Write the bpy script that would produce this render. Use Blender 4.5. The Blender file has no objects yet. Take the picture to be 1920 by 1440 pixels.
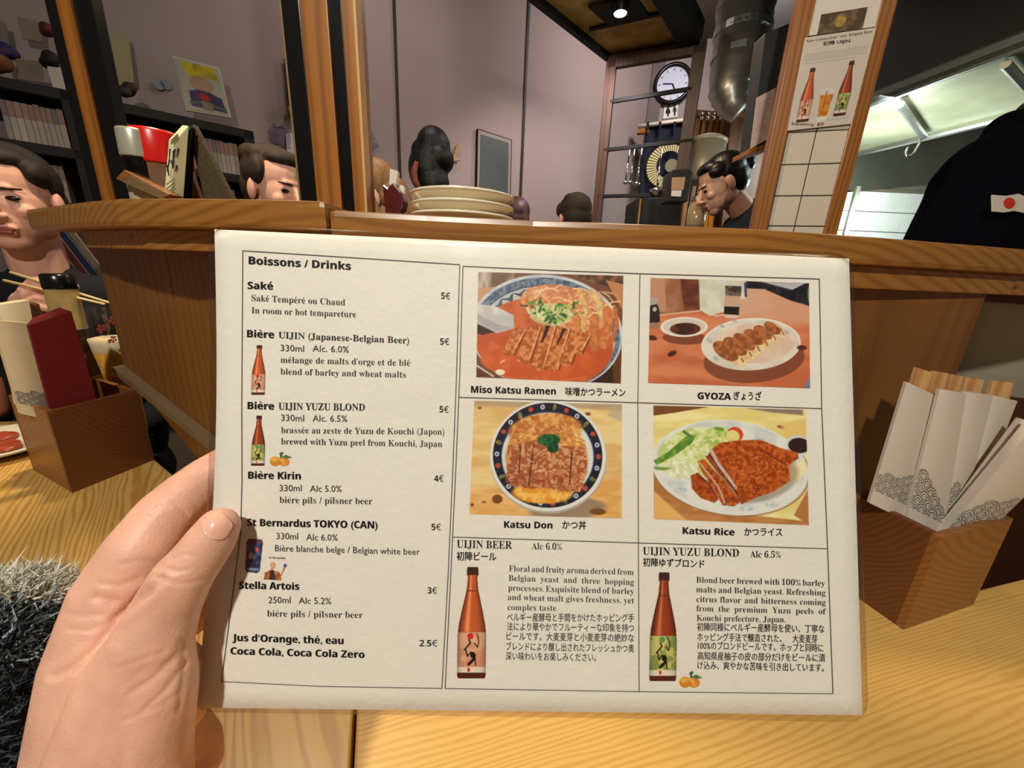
import bpy, bmesh, math, random
import numpy as np
from mathutils import Vector, Matrix
random.seed(7); rng = np.random.RandomState(7)
SC = bpy.context.scene
COL = SC.collection
# ------------------------------------------------------------------ camera
F = 721.0; CX, CY = 960.0, 720.0
_D = np.array([-110/F, -2480/F, 1.0]); _D /= np.linalg.norm(_D)
WF = np.array([0, math.sqrt(1-_D[2]**2), -_D[2]])
_rz = -_D[0]; _ry = -(_rz*WF[2])/WF[1]
RT = np.array([math.sqrt(1-_rz*_rz-_ry*_ry), _ry, _rz])
UP = np.cross(RT, WF)
CAM = np.array([0, 0, 1.15])
cd = bpy.data.cameras.new('camera'); cam = bpy.data.objects.new('camera', cd); COL.objects.link(cam)
cd.sensor_fit = 'HORIZONTAL'; cd.sensor_width = 36; cd.lens = 36*F/1920; cd.clip_start = .01
M = Matrix(((RT[0], UP[0], -WF[0], CAM[0]), (RT[1], UP[1], -WF[1], CAM[1]), (RT[2], UP[2], -WF[2], CAM[2]), (0, 0, 0, 1)))
cam.matrix_world = M
SC.camera = cam
# ------------------------------------------------------------------ world, lights, exposure
wd = bpy.data.worlds.new('world'); SC.world = wd; wd.use_nodes = True
wd.node_tree.nodes['Background'].inputs[0].default_value = (.9, .78, .66, 1)
wd.node_tree.nodes['Background'].inputs[1].default_value = .10
SC.view_settings.view_transform = 'Standard'; SC.view_settings.look = 'None'
SC.view_settings.exposure = 0.0; SC.view_settings.gamma = 1; SC.view_settings.use_curve_mapping = False
def lamp(name, kind, loc, to, power, color, size, spot=None):
    l = bpy.data.lights.new(name, kind); l.energy = power; l.color = color
    if kind == 'AREA': l.shape = 'DISK'; l.size = size
    else: l.shadow_soft_size = size
    if spot: l.spot_size = spot; l.spot_blend = .6
    o = bpy.data.objects.new(name, l); COL.objects.link(o)
    o.location = loc; o.rotation_euler = (Vector(to)-Vector(loc)).to_track_quat('-Z', 'Y').to_euler()
    return o
WARM = (1, .80, .53)
lamp('pendant_light', 'AREA', (-.2, -.78, 2.3), (.05, .2, 1.0), 27, (1, .945, .83), .09)
lamp('pendant_light', 'AREA', (-.75, .86, 2.35), (-.3, .5, .8), 21, WARM, .12)
lamp('pendant_light', 'AREA', (1.05, .10, 2.35), (.8, .5, .8), .8, WARM, .14)
lamp('hall_light', 'AREA', (-.5, 2.0, 2.9), (-.6, 2.6, 0), 7, (1, .86, .78), .5)
lamp('kitchen_light', 'AREA', (1.75, 1.95, 1.93), (1.75, 2.4, 1.0), 9, (.86, 1, .97), .5)
lamp('counter_light', 'AREA', (.45, 1.75, 2.3), (.5, 2.0, 1.0), 7, WARM, .2)

# ------------------------------------------------------------------ projection helpers (real planes in the room)
def ray(x, y): return WF + RT*(x-CX)/F + UP*(CY-y)/F
def PZ(x, y, z): d = ray(x, y); return CAM+d*(z-CAM[2])/d[2]
def PY(x, y, Y): d = ray(x, y); return CAM+d*(Y/d[1])
def PD(x, y, dep): return CAM+ray(x, y)*dep
def PV(x, y, A, dr):
    n = np.array([-dr[1], dr[0], 0.0]); d = ray(x, y); return CAM+d*(((np.array(A)-CAM)@n)/(d@n))
def proj(p):
    q = np.asarray(p)-CAM; z = q@WF
    return CX+F*(q@RT)/z, CY-F*(q@UP)/z

# ------------------------------------------------------------------ materials
def lin(c):
    if isinstance(c, (int, float)): c = (c, c, c)
    return tuple(((v/255)/12.92 if v/255 <= .04045 else ((v/255+.055)/1.055)**2.4) for v in c)
_mc = {}
def mat(name, rgb=(128, 128, 128), rough=.5, metal=0, spec=.5, bump=0, bscale=60, var=.06, vscale=8, emit=None, es=0, trans=0, ior=1.45, coat=0, sss=0, vcol=False, alpha=1):
    if name in _mc: return _mc[name]
    m = bpy.data.materials.new(name); m.use_nodes = True; nt = m.node_tree; N = nt.nodes; L = nt.links
    b = N['Principled BSDF']; c = lin(rgb)
    b.inputs['Roughness'].default_value = rough; b.inputs['Metallic'].default_value = metal
    b.inputs['Specular IOR Level'].default_value = spec; b.inputs['IOR'].default_value = ior
    b.inputs['Transmission Weight'].default_value = trans; b.inputs['Coat Weight'].default_value = coat
    b.inputs['Alpha'].default_value = alpha
    if sss:
        b.inputs['Subsurface Weight'].default_value = sss; b.inputs['Subsurface Radius'].default_value = (.008, .003, .002); b.inputs['Subsurface Scale'].default_value = 1
    tc = N.new('ShaderNodeTexCoord')
    if vcol:
        a = N.new('ShaderNodeAttribute'); a.attribute_name = 'Col'; L.new(a.outputs['Color'], b.inputs['Base Color'])
    else:
        nz = N.new('ShaderNodeTexNoise'); nz.inputs['Scale'].default_value = vscale; nz.inputs['Detail'].default_value = 4
        L.new(tc.outputs['Object'], nz.inputs['Vector'])
        cr = N.new('ShaderNodeValToRGB'); cr.color_ramp.elements[0].position = .3; cr.color_ramp.elements[1].position = .7
        cr.color_ramp.elements[0].color = (*[v*(1-var) for v in c], 1); cr.color_ramp.elements[1].color = (*[min(1, v*(1+var)) for v in c], 1)
        L.new(nz.outputs['Fac'], cr.inputs['Fac']); L.new(cr.outputs['Color'], b.inputs['Base Color'])
    if bump:
        n2 = N.new('ShaderNodeTexNoise'); n2.inputs['Scale'].default_value = bscale; n2.inputs['Detail'].default_value = 3
        L.new(tc.outputs['Object'], n2.inputs['Vector'])
        bp = N.new('ShaderNodeBump'); bp.inputs['Strength'].default_value = bump; bp.inputs['Distance'].default_value = .002
        L.new(n2.outputs['Fac'], bp.inputs['Height']); L.new(bp.outputs['Normal'], b.inputs['Normal'])
    if emit:
        b.inputs['Emission Color'].default_value = (*lin(emit), 1); b.inputs['Emission Strength'].default_value = es
    _mc[name] = m; return m
def wood(name, light, dark, rot=(0, 0, 0), freq=26, knots=.0, rough=.42, dist=3.0, stretch=.12, coat=.15, fine=.25, knotc=(110, 55, 20)):
    """grain runs along local X after rotation"""
    if name in _mc: return _mc[name]
    m = bpy.data.materials.new(name); m.use_nodes = True; nt = m.node_tree; N = nt.nodes; L = nt.links
    b = N['Principled BSDF']; b.inputs['Roughness'].default_value = rough; b.inputs['Coat Weight'].default_value = coat; b.inputs['Coat Roughness'].default_value = .25
    tc = N.new('ShaderNodeTexCoord'); mp = N.new('ShaderNodeMapping'); mp.inputs['Rotation'].default_value = rot
    m2 = N.new('ShaderNodeMapping'); m2.inputs['Scale'].default_value = (stretch, 1, 1)
    L.new(tc.outputs['Object'], mp.inputs['Vector']); L.new(mp.outputs['Vector'], m2.inputs['Vector'])
    wv = N.new('ShaderNodeTexWave'); wv.wave_type = 'RINGS'; wv.rings_direction = 'X'; mp.inputs['Location'].default_value = (0, .43, .31); wv.inputs['Scale'].default_value = freq; wv.inputs['Distortion'].default_value = dist
    wv.inputs['Detail'].default_value = 2; wv.inputs['Detail Scale'].default_value = .55; wv.inputs['Detail Roughness'].default_value = .5
    big = N.new('ShaderNodeTexNoise'); big.inputs['Scale'].default_value = 5; big.inputs['Detail'].default_value = 2
    off = N.new('ShaderNodeVectorMath'); off.operation = 'MULTIPLY_ADD'; off.inputs[1].default_value = (.0, .10, .10)
    L.new(m2.outputs['Vector'], big.inputs['Vector']); L.new(big.outputs['Color'], off.inputs[0]); L.new(m2.outputs['Vector'], off.inputs[2])
    L.new(off.outputs['Vector'], wv.inputs['Vector'])
    m3 = N.new('ShaderNodeMapping'); m3.inputs['Scale'].default_value = (6, 260, 260); L.new(mp.outputs['Vector'], m3.inputs['Vector'])
    fn = N.new('ShaderNodeTexNoise'); fn.inputs['Scale'].default_value = 1; fn.inputs['Detail'].default_value = 3; L.new(m3.outputs['Vector'], fn.inputs['Vector'])
    mx = N.new('ShaderNodeMix'); mx.data_type = 'FLOAT'; mx.inputs[0].default_value = fine
    L.new(wv.outputs['Fac'], mx.inputs[2]); L.new(fn.outputs['Fac'], mx.inputs[3])
    cr = N.new('ShaderNodeValToRGB'); cr.color_ramp.elements[0].position = .12; cr.color_ramp.elements[1].position = .62
    cr.color_ramp.elements[0].color = (*lin(dark), 1); cr.color_ramp.elements[1].color = (*lin(light), 1)
    L.new(mx.outputs[0], cr.inputs['Fac'])
    out = cr.outputs['Color']
    b2 = N.new('ShaderNodeTexNoise'); b2.inputs['Scale'].default_value = 6; L.new(m2.outputs['Vector'], b2.inputs['Vector'])
    mm = N.new('ShaderNodeMix'); mm.data_type = 'RGBA'; mm.blend_type = 'MULTIPLY'; mm.inputs[0].default_value = .35
    L.new(out, mm.inputs[6])
    c3 = N.new('ShaderNodeValToRGB'); c3.color_ramp.elements[0].color = (.62, .5, .38, 1); c3.color_ramp.elements[1].color = (1, 1, 1, 1)
    c3.color_ramp.elements[0].position = .35; c3.color_ramp.elements[1].position = .6
    L.new(b2.outputs['Fac'], c3.inputs['Fac']); L.new(c3.outputs['Color'], mm.inputs[7]); out = mm.outputs[2]
    if knots:
        m4 = N.new('ShaderNodeMapping'); m4.inputs['Scale'].default_value = (5, 11, 11); L.new(mp.outputs['Vector'], m4.inputs['Vector'])
        vo = N.new('ShaderNodeTexVoronoi'); vo.inputs['Scale'].default_value = 1; L.new(m4.outputs['Vector'], vo.inputs['Vector'])
        kr = N.new('ShaderNodeValToRGB'); kr.color_ramp.elements[0].position = knots; kr.color_ramp.elements[1].position = knots*1.7
        kr.color_ramp.elements[0].color = (1, 1, 1, 1); kr.color_ramp.elements[1].color = (0, 0, 0, 1)
        L.new(vo.outputs['Distance'], kr.inputs['Fac'])
        mk = N.new('ShaderNodeMix'); mk.data_type = 'RGBA'; L.new(kr.outputs['Color'], mk.inputs[0]); L.new(out, mk.inputs[6]); mk.inputs[7].default_value = (*lin(knotc), 1)
        out = mk.outputs[2]
    L.new(out, b.inputs['Base Color'])
    bp = N.new('ShaderNodeBump'); bp.inputs['Strength'].default_value = .12; bp.inputs['Distance'].default_value = .001
    L.new(mx.outputs[0], bp.inputs['Height']); L.new(bp.outputs['Normal'], b.inputs['Normal'])
    _mc[name] = m; return m
def film(name, tint=(1, 1, 1), rough=.12, gl=.06):
    """thin clear plastic: mostly lets light through, keeps a surface gloss"""
    if name in _mc: return _mc[name]
    m = bpy.data.materials.new(name); m.use_nodes = True; nt = m.node_tree; N = nt.nodes; L = nt.links
    N.remove(N['Principled BSDF']); o = N['Material Output']
    t = N.new('ShaderNodeBsdfTransparent'); t.inputs[0].default_value = (*tint, 1)
    g = N.new('ShaderNodeBsdfGlossy'); g.inputs['Roughness'].default_value = rough
    fr = N.new('ShaderNodeFresnel'); fr.inputs[0].default_value = 1.45
    ad = N.new('ShaderNodeMath'); ad.operation = 'ADD'; ad.inputs[1].default_value = gl-.04; ad.use_clamp = True
    tc = N.new('ShaderNodeTexCoord'); nz = N.new('ShaderNodeTexNoise'); nz.inputs['Scale'].default_value = 26; nz.inputs['Detail'].default_value = 2
    bp = N.new('ShaderNodeBump'); bp.inputs['Strength'].default_value = .5; bp.inputs['Distance'].default_value = .003
    L.new(tc.outputs['Object'], nz.inputs['Vector']); L.new(nz.outputs['Fac'], bp.inputs['Height']); L.new(bp.outputs['Normal'], g.inputs['Normal'])
    mx = N.new('ShaderNodeMixShader'); ge = N.new('ShaderNodeNewGeometry'); iv = N.new('ShaderNodeMath'); iv.operation = 'SUBTRACT'; iv.inputs[0].default_value = 1
    ml = N.new('ShaderNodeMath'); ml.operation = 'MULTIPLY'; L.new(ge.outputs['Backfacing'], iv.inputs[1]); L.new(fr.outputs[0], ad.inputs[0]); L.new(ad.outputs[0], ml.inputs[0]); L.new(iv.outputs[0], ml.inputs[1]); L.new(ml.outputs[0], mx.inputs[0])
    L.new(t.outputs[0], mx.inputs[1]); L.new(g.outputs[0], mx.inputs[2]); L.new(mx.outputs[0], o.inputs[0])
    _mc[name] = m; return m

# ------------------------------------------------------------------ object helpers
BASE = {}
def tag(o, label=None, cat=None, group=None, kind=None):
    if label: o['label'] = label
    if cat: o['category'] = cat
    if group: o['group'] = group
    if kind: o['kind'] = kind
    return o
def thing(name, label, cat, base, group=None):
    o = bpy.data.objects.new(name, None); COL.objects.link(o); o.location = tuple(base); o.empty_display_size = .02
    BASE[o.name] = np.array(base, float); return tag(o, label, cat, group)
def obj(name, V, Fc, m, parent=None, smooth=False, base=None, kind=None, label=None, bevel=0):
    V = np.asarray(V, float).reshape(-1, 3)
    if parent is not None: b = BASE[parent.name]
    elif base is not None: b = np.array(base, float)
    else: b = np.array([(V[:, 0].min()+V[:, 0].max())/2, (V[:, 1].min()+V[:, 1].max())/2, V[:, 2].min()])
    me = bpy.data.meshes.new(name); me.from_pydata((V-b).tolist(), [], [tuple(int(i) for i in f) for f in Fc]); me.update()
    if m is not None: me.materials.append(m)
    bm = bmesh.new(); bm.from_mesh(me); bmesh.ops.recalc_face_normals(bm, faces=bm.faces)
    if bevel:
        bmesh.ops.bevel(bm, geom=[e for e in bm.edges if len(e.link_faces) == 2 and e.calc_face_angle(0) > .5], offset=bevel, segments=2, affect='EDGES', profile=.6)
    bm.to_mesh(me); bm.free()
    if smooth: me.polygons.foreach_set('use_smooth', [True]*len(me.polygons))
    o = bpy.data.objects.new(name, me); COL.objects.link(o)
    if parent is None: o.location = tuple(b)
    else: o.parent = parent
    BASE[o.name] = b
    if kind: o['kind'] = kind
    if label: o['label'] = label
    return o
def one(name, label, cat, VF, m, group=None, smooth=False, bevel=0):
    return tag(obj(name, VF[0], VF[1], m, smooth=smooth, bevel=bevel), label, cat, group)
def join(*vfs):
    V = []; Fc = []
    for v, f in vfs:
        n = len(V); V += [tuple(p) for p in v]; Fc += [tuple(i+n for i in q) for q in f]
    return V, Fc
def prism(poly, vec):
    poly = [np.array(p, float) for p in poly]; vec = np.array(vec, float); n = len(poly)
    V = poly+[p+vec for p in poly]
    Fc = [tuple(range(n)), tuple(range(2*n-1, n-1, -1))]+[(i, (i+1) % n, n+(i+1) % n, n+i) for i in range(n)]
    return V, Fc
def box(lo, hi):
    x0, y0, z0 = lo; x1, y1, z1 = hi
    return prism([(x0, y0, z0), (x1, y0, z0), (x1, y1, z0), (x0, y1, z0)], (0, 0, z1-z0))
def obox(c, ax, ay, az, sx, sy, sz):
    c = np.array(c, float); ax, ay, az = [np.array(a, float)/np.linalg.norm(a) for a in (ax, ay, az)]
    p = [c+ax*sx/2*i+ay*sy/2*j-az*sz/2 for i, j in ((-1, -1), (1, -1), (1, 1), (-1, 1))]
    return prism(p, az*sz)
def tube(pts, rad, seg=12, cap=True, closed=False):
    pts = [np.array(p, float) for p in pts]; n = len(pts)
    if not hasattr(rad, '__len__'): rad = [rad]*n
    V = []; Fc = []; prev = None
    for i, p in enumerate(pts):
        t = (pts[(i+1) % n]-pts[i-1]) if closed else (pts[min(i+1, n-1)]-pts[max(i-1, 0)])
        t = t/np.linalg.norm(t)
        if prev is None: a = np.cross(t, (0, 0, 1)); a = np.cross(t, (0, 1, 0)) if np.linalg.norm(a) < .2 else a
        else: a = prev-t*(prev@t)
        a /= np.linalg.norm(a); prev = a; b = np.cross(t, a)
        V += [p+(a*math.cos(2*math.pi*k/seg)+b*math.sin(2*math.pi*k/seg))*rad[i] for k in range(seg)]
    for i in range(n if closed else n-1):
        j = (i+1) % n
        Fc += [(i*seg+k, i*seg+(k+1) % seg, j*seg+(k+1) % seg, j*seg+k) for k in range(seg)]
    if cap and not closed: Fc += [tuple(range(seg-1, -1, -1)), tuple(range((n-1)*seg, n*seg))]
    return V, Fc
def lathe(c, prof, seg=32, axis=(0, 0, 1), capb=True, capt=True):
    c = np.array(c, float); ax = np.array(axis, float); ax /= np.linalg.norm(ax)
    a = np.cross(ax, (0, 1, 0)) if abs(ax[1]) < .9 else np.cross(ax, (1, 0, 0)); a /= np.linalg.norm(a); b = np.cross(ax, a)
    V = []; Fc = []
    for r, z in prof: V += [c+ax*z+(a*math.cos(2*math.pi*k/seg)+b*math.sin(2*math.pi*k/seg))*r for k in range(seg)]
    for i in range(len(prof)-1): Fc += [(i*seg+k, i*seg+(k+1) % seg, (i+1)*seg+(k+1) % seg, (i+1)*seg+k) for k in range(seg)]
    if capb: Fc.append(tuple(range(seg-1, -1, -1)))
    if capt: Fc.append(tuple(range((len(prof)-1)*seg, len(prof)*seg)))
    return V, Fc
def ellip(c, r, R=None, seg=16, rings=10):
    V = []; Fc = []; c = np.array(c, float); R = np.eye(3) if R is None else R
    for i in range(rings+1):
        th = math.pi*i/rings
        for k in range(seg):
            ph = 2*math.pi*k/seg
            V.append(c+R@np.array([r[0]*math.sin(th)*math.cos(ph), r[1]*math.sin(th)*math.sin(ph), r[2]*math.cos(th)]))
    for i in range(rings): Fc += [(i*seg+k, (i+1)*seg+k, (i+1)*seg+(k+1) % seg, i*seg+(k+1) % seg) for k in range(seg)]
    return V, Fc
def capsule(p0, r0, p1, r1, seg=14):
    p0 = np.array(p0, float); p1 = np.array(p1, float)
    t = p1-p0; L = np.linalg.norm(t); t = t/L if L > 1e-9 else np.array([0, 0, 1.]); rings = 5
    pts = []; rad = []
    for i in range(rings):
        a = math.pi/2*i/rings; pts.append(p0-t*r0*math.cos(a)); rad.append(max(1e-4, r0*math.sin(a)) if i else r0*.05)
    pts.append(p0); rad.append(r0); pts.append(p1); rad.append(r1)
    for i in range(rings-1, -1, -1):
        a = math.pi/2*i/rings; pts.append(p1+t*r1*math.cos(a)); rad.append(max(1e-4, r1*math.sin(a)) if i else r1*.05)
    return tube(pts, rad, seg)
def blob(shapes, vox, smooth=6, fac=.5):
    """fuse overlapping rounded volumes into one continuous skin"""
    V, Fc = join(*shapes)
    me = bpy.data.meshes.new('t'); me.from_pydata([tuple(v) for v in V], [], Fc); me.update()
    bm = bmesh.new(); bm.from_mesh(me); bmesh.ops.recalc_face_normals(bm, faces=bm.faces); bm.to_mesh(me); bm.free()
    o = bpy.data.objects.new('t', me); COL.objects.link(o)
    r = o.modifiers.new('r', 'REMESH'); r.mode = 'VOXEL'; r.voxel_size = vox
    s = o.modifiers.new('s', 'SMOOTH'); s.factor = fac; s.iterations = smooth
    dg = bpy.context.evaluated_depsgraph_get(); dg.update(); ev = o.evaluated_get(dg); m2 = ev.to_mesh()
    n = len(m2.vertices); co = np.empty(n*3); m2.vertices.foreach_get('co', co)
    Fc = [tuple(p.vertices) for p in m2.polygons]
    ev.to_mesh_clear(); bpy.data.objects.remove(o); bpy.data.meshes.remove(me)
    return co.reshape(-1, 3), Fc
def copy_tree(o, parent=None):
    c = o.copy(); COL.objects.link(c)
    if parent is not None: c.parent = parent
    BASE[c.name] = BASE[o.name]
    for ch in list(o.children): copy_tree(ch, c)
    return c
def raster(name, pts, img, alpha, m, parent):
    """a printed picture: a fine grid whose vertices carry the ink colours"""
    h, w = img.shape[:2]; V = pts.reshape(-1, 3)
    i = np.arange(h*w).reshape(h, w)
    q = np.stack([i[1:, :-1], i[1:, 1:], i[:-1, 1:], i[:-1, :-1]], -1).reshape(-1, 4)
    if alpha is not None:
        a = (alpha[1:, :-1]+alpha[1:, 1:]+alpha[:-1, 1:]+alpha[:-1, :-1]).reshape(-1)/4 > .5; q = q[a]
    me = bpy.data.meshes.new(name); me.vertices.add(len(V)); me.vertices.foreach_set('co', (V-BASE[parent.name]).reshape(-1))
    me.loops.add(len(q)*4); me.loops.foreach_set('vertex_index', q.reshape(-1)); me.polygons.add(len(q))
    me.polygons.foreach_set('loop_start', np.arange(len(q))*4); me.update(calc_edges=True)
    ca = me.color_attributes.new('Col', 'FLOAT_COLOR', 'POINT')
    c = np.clip(img.reshape(-1, 3)/255, 0, 1); c = np.where(c <= .04045, c/12.92, ((c+.055)/1.055)**2.4)
    ca.data.foreach_set('color', np.c_[c, np.ones(len(c))].reshape(-1))
    me.materials.append(m); o = bpy.data.objects.new(name, me); COL.objects.link(o); o.parent = parent; BASE[o.name] = BASE[parent.name]
    return o
class Pic:
    """small painter for flat printed pictures"""
    def __init__(s, x0, y0, w, h, nx, ny, bg):
        X, Y = np.meshgrid(np.linspace(x0, x0+w, nx), np.linspace(y0, y0+h, ny)); s.X, s.Y = X, Y
        s.sx = w/nx; s.I = np.zeros((ny, nx, 3))+np.array(bg, float); s.A = np.ones((ny, nx))
    def noise(s, sc, seed, ax=1.0):
        r = np.random.RandomState(seed); out = 0; amp = 1; tot = 0
        for o in range(3):
            g = r.rand(64, 64); u = (s.X/sc*2**o) % 63; v = (s.Y*ax/sc*2**o) % 63
            i = u.astype(int); j = v.astype(int); fu = u-i; fv = v-j; fu = fu*fu*(3-2*fu); fv = fv*fv*(3-2*fv)
            i2 = (i+1) % 64; j2 = (j+1) % 64
            out = out+amp*(g[j, i]*(1-fu)*(1-fv)+g[j, i2]*fu*(1-fv)+g[j2, i]*(1-fu)*fv+g[j2, i2]*fu*fv); tot += amp; amp *= .5
        return out/tot
    def put(s, m, c, c2=None, sc=30, seed=1, op=1, lo=.35, hi=.65, ax=1):
        m = np.clip(m, 0, 1)[..., None]*op; c = np.array(c, float)
        if c2 is not None:
            t = np.clip((s.noise(sc, seed, ax)-lo)/(hi-lo), 0, 1)[..., None]; c = c*(1-t)+np.array(c2, float)*t
        s.I = s.I*(1-m)+c*m
    def ell(s, cx, cy, rx, ry, rot=0, soft=3):
        a = math.radians(rot); dx = s.X-cx; dy = s.Y-cy; u = dx*math.cos(a)+dy*math.sin(a); v = -dx*math.sin(a)+dy*math.cos(a)
        return np.clip((1-np.sqrt((u/rx)**2+(v/ry)**2))*min(rx, ry)/soft+.5, 0, 1)
    def poly(s, P, soft=None):
        P = np.array(P, float); ins = np.zeros(s.X.shape, bool); d = np.full(s.X.shape, 1e9)
        for i in range(len(P)):
            a, b = P[i], P[(i+1) % len(P)]
            c = ((a[1] > s.Y) != (b[1] > s.Y)); xs = a[0]+(s.Y-a[1])*(b[0]-a[0])/((b[1]-a[1]) or 1e-9); ins ^= c & (s.X < xs)
            d = np.minimum(d, s._sd(a, b))
        soft = soft or 3; return np.clip(np.where(ins, d, -d)/soft+.5, 0, 1)
    def _sd(s, a, b):
        ab = b-a; t = np.clip(((s.X-a[0])*ab[0]+(s.Y-a[1])*ab[1])/(ab@ab+1e-9), 0, 1)
        return np.hypot(s.X-a[0]-t*ab[0], s.Y-a[1]-t*ab[1])
    def line(s, P, w, soft=3):
        P = np.array(P, float); d = np.full(s.X.shape, 1e9)
        for i in range(len(P)-1): d = np.minimum(d, s._sd(P[i], P[i+1]))
        return np.clip((w/2-d)/soft+.5, 0, 1)
PRINT = mat('printed_ink', vcol=True, rough=.45, spec=.3)
# ------------------------------------------------------------------ palette
PINE = wood('pine_table_right', (230, 186, 106), (214, 164, 84), rot=(0, 0, math.radians(-14)), freq=150, knots=.05, dist=6, fine=.4)
PINEL = wood('pine_table_left', (230, 186, 106), (200, 146, 68), rot=(0, 0, math.radians(-128)), freq=120, knots=.06, dist=6, fine=.35)
LEDGE = wood('pine_ledge', (160, 112, 50), (140, 94, 40), rot=(0, 0, 0), freq=40, knots=.03, rough=.35, dist=1.3)
PANEL = wood('pine_panel', (128, 84, 36), (112, 70, 28), rot=(0, math.radians(90), 0), freq=20, knots=.05, knotc=(60, 30, 12), dist=5, fine=.55)
POSTW = wood('varnished_post', (160, 102, 34), (134, 80, 24), rot=(0, math.radians(90), 0), freq=30, rough=.35)
BOXW = wood('box_wood', (148, 96, 46), (130, 80, 34), rot=(0, 0, 0), freq=60, rough=.45, dist=1.2, fine=.45)
BOXD = wood('box_wood_shaded', (112, 66, 32), (98, 54, 25), rot=(0, 0, 0), freq=60, rough=.45, dist=1.2, fine=.45)  # same box wood, darker copy for the faces in shade
DARKW = wood('dark_frame_wood', (62, 32, 14), (44, 22, 10), rot=(0, math.radians(90), 0), freq=14, rough=.55, coat=0)
BLACKP = mat('black_lacquer', (16, 13, 12), rough=.22, var=.2)
BLACK = mat('black_paint', (14, 13, 13), rough=.6, spec=.25)
WALL = mat('wall_paint_mauve', (150, 134, 130), rough=.85, var=.04, vscale=2, bump=.05, bscale=120)
WALLW = mat('wall_paint_rear', (166, 152, 150), rough=.8, var=.03)
STEEL = mat('brushed_steel', (170, 172, 165), rough=.32, metal=.9, var=.12, vscale=5)
CHROME = mat('chrome', (215, 215, 210), rough=.12, metal=1)
GREYM = mat('dark_grey_metal', (52, 52, 56), rough=.5)
TILE = mat('white_tile_glaze', (214, 204, 188), rough=.15, var=.03, coat=.3)
GROUT = mat('grout', (120, 112, 98), rough=.9)
PAPER = mat('white_paper', (218, 210, 202), rough=.7, var=.03)
SKIN = mat('skin', (218, 166, 146), rough=.5, sss=.12, var=.08, vscale=14, bump=.05, bscale=300)
NAVY = mat('navy_cloth', (20, 22, 48), rough=.9, var=.2, bump=.3, bscale=200)
BLACKC = mat('black_cloth', (16, 16, 22), rough=.9, var=.2, bump=.3, bscale=200)
HAIRD = mat('dark_hair', (26, 18, 15), rough=.7, var=.4, vscale=60, bump=.6, bscale=220)
HAIRB = mat('brown_hair', (44, 30, 20), rough=.75, var=.4, vscale=60, bump=.6, bscale=220)
HAIRL = mat('light_brown_hair', (140, 104, 66), rough=.5, var=.3, vscale=60, bump=.6, bscale=220)
CREAM = mat('cream_glaze', (250, 240, 214), rough=.18, var=.02, coat=.3)
LIP = mat('lip_skin', (150, 72, 64), rough=.5)
EYEM = mat('dark_eye', (24, 16, 13), rough=.2)

# ------------------------------------------------------------------ SETTING
def struct(name, VF, m, bevel=0, smooth=False): o = obj(name, VF[0], VF[1], m, bevel=bevel, smooth=smooth); o['kind'] = 'structure'; return o
struct('floor', box((-4.5, -1.6, -.05), (5, 6, 0)), mat('floor_tile', (70, 56, 46), rough=.5))
struct('ceiling', box((-4.5, -1.6, 3.25), (5, 6, 3.3)), mat('ceiling_paint', (92, 80, 74), rough=.9))
W1A = np.array([-2.1, 1.6, 0]); W1D = np.array([.77, .64, 0]); W1D /= np.linalg.norm(W1D); W1N = np.array([W1D[1], -W1D[0], 0])
def W1(x, y, off=0): return PV(x, y, W1A+W1N*off, W1D)
WC = W1(1205, 300)*np.array([1, 1, 0])
struct('wall_left', prism([W1A-W1D*1.5, WC, WC+(0, 0, 3.25), W1A-W1D*1.5+(0, 0, 3.25)], -W1N*.06), WALL)
R1D = np.array([.96, -.28, 0])
struct('wall_back', prism([WC, WC+R1D*3.4, WC+R1D*3.4+(0, 0, 3.25), WC+(0, 0, 3.25)], (.017, .058, 0)), WALLW)
def RW(x, y, off=0): return PV(x, y, WC-np.array([.28, .96, 0])*off, R1D)
struct('trim_1', prism([WC+(-.02, -.03, 0), WC+(.09, -.06, 0), WC+(.09, -.06, 3.2), WC+(-.02, -.03, 3.2)], (.01, .04, 0)), mat('pipe_casing_paint', (112, 102, 102), rough=.8))
for k, (xa, xb, wpx) in enumerate(((740, 753, 4), (993, 974, 5))):
    a = W1(xa, 0, .01); b = W1(xb, 420, .01); c = (a+b)/2; wd_ = wpx*.5*2.9/721
    p = [c*np.array([1, 1, 0])+W1D*s*wd_ for s in (-1, 1)]
    struct('trim_%d' % (k+2), prism([p[0], p[1], p[1]+(0, 0, 3.2), p[0]+(0, 0, 3.2)], W1N*-.008), mat('dark_joint', (34, 24, 24), rough=.6))
# canopy over the hall with a spotlight
ZC = 2.36
cp = [PZ(1015, 0, ZC), PZ(1147, 107, ZC), PZ(1300, 74, ZC), PZ(1262, 0, ZC)]
dl = (cp[0]-cp[1]); dr = (cp[3]-cp[2]); A0 = cp[1]+dl*1.8; A3 = cp[2]+dr*2.6
can = obj('ceiling_canopy', *prism([A0, cp[1], cp[2], A3], (0, 0, .05)), mat('gold_woven_panel', (186, 148, 72), rough=.6, var=.25, vscale=14, bump=.4, bscale=80)); tag(can, 'gold woven ceiling panel framed in black beams above the partition', 'ceiling panel')
def beam(name, a, b, w, h, m, parent, z=0):
    a = np.array(a, float); b = np.array(b, float); t = (b-a)/np.linalg.norm(b-a); s = np.cross(t, (0, 0, 1)); s /= np.linalg.norm(s); s = s*w/2
    return obj(name, *prism([a-s, b-s, b+s, a+s], (0, 0, h)), m, parent)
beam('beam', A0-(0, 0, .03), cp[1]-(0, 0, .03), .03, .08, BLACK, can)
beam('beam', A3-(0, 0, .05), cp[2]-(0, 0, .05), .09, .12, BLACK, can)
beam('beam', cp[1]-(0, 0, .035), cp[2]-(0, 0, .035), .04, .08, BLACK, can)
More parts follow.
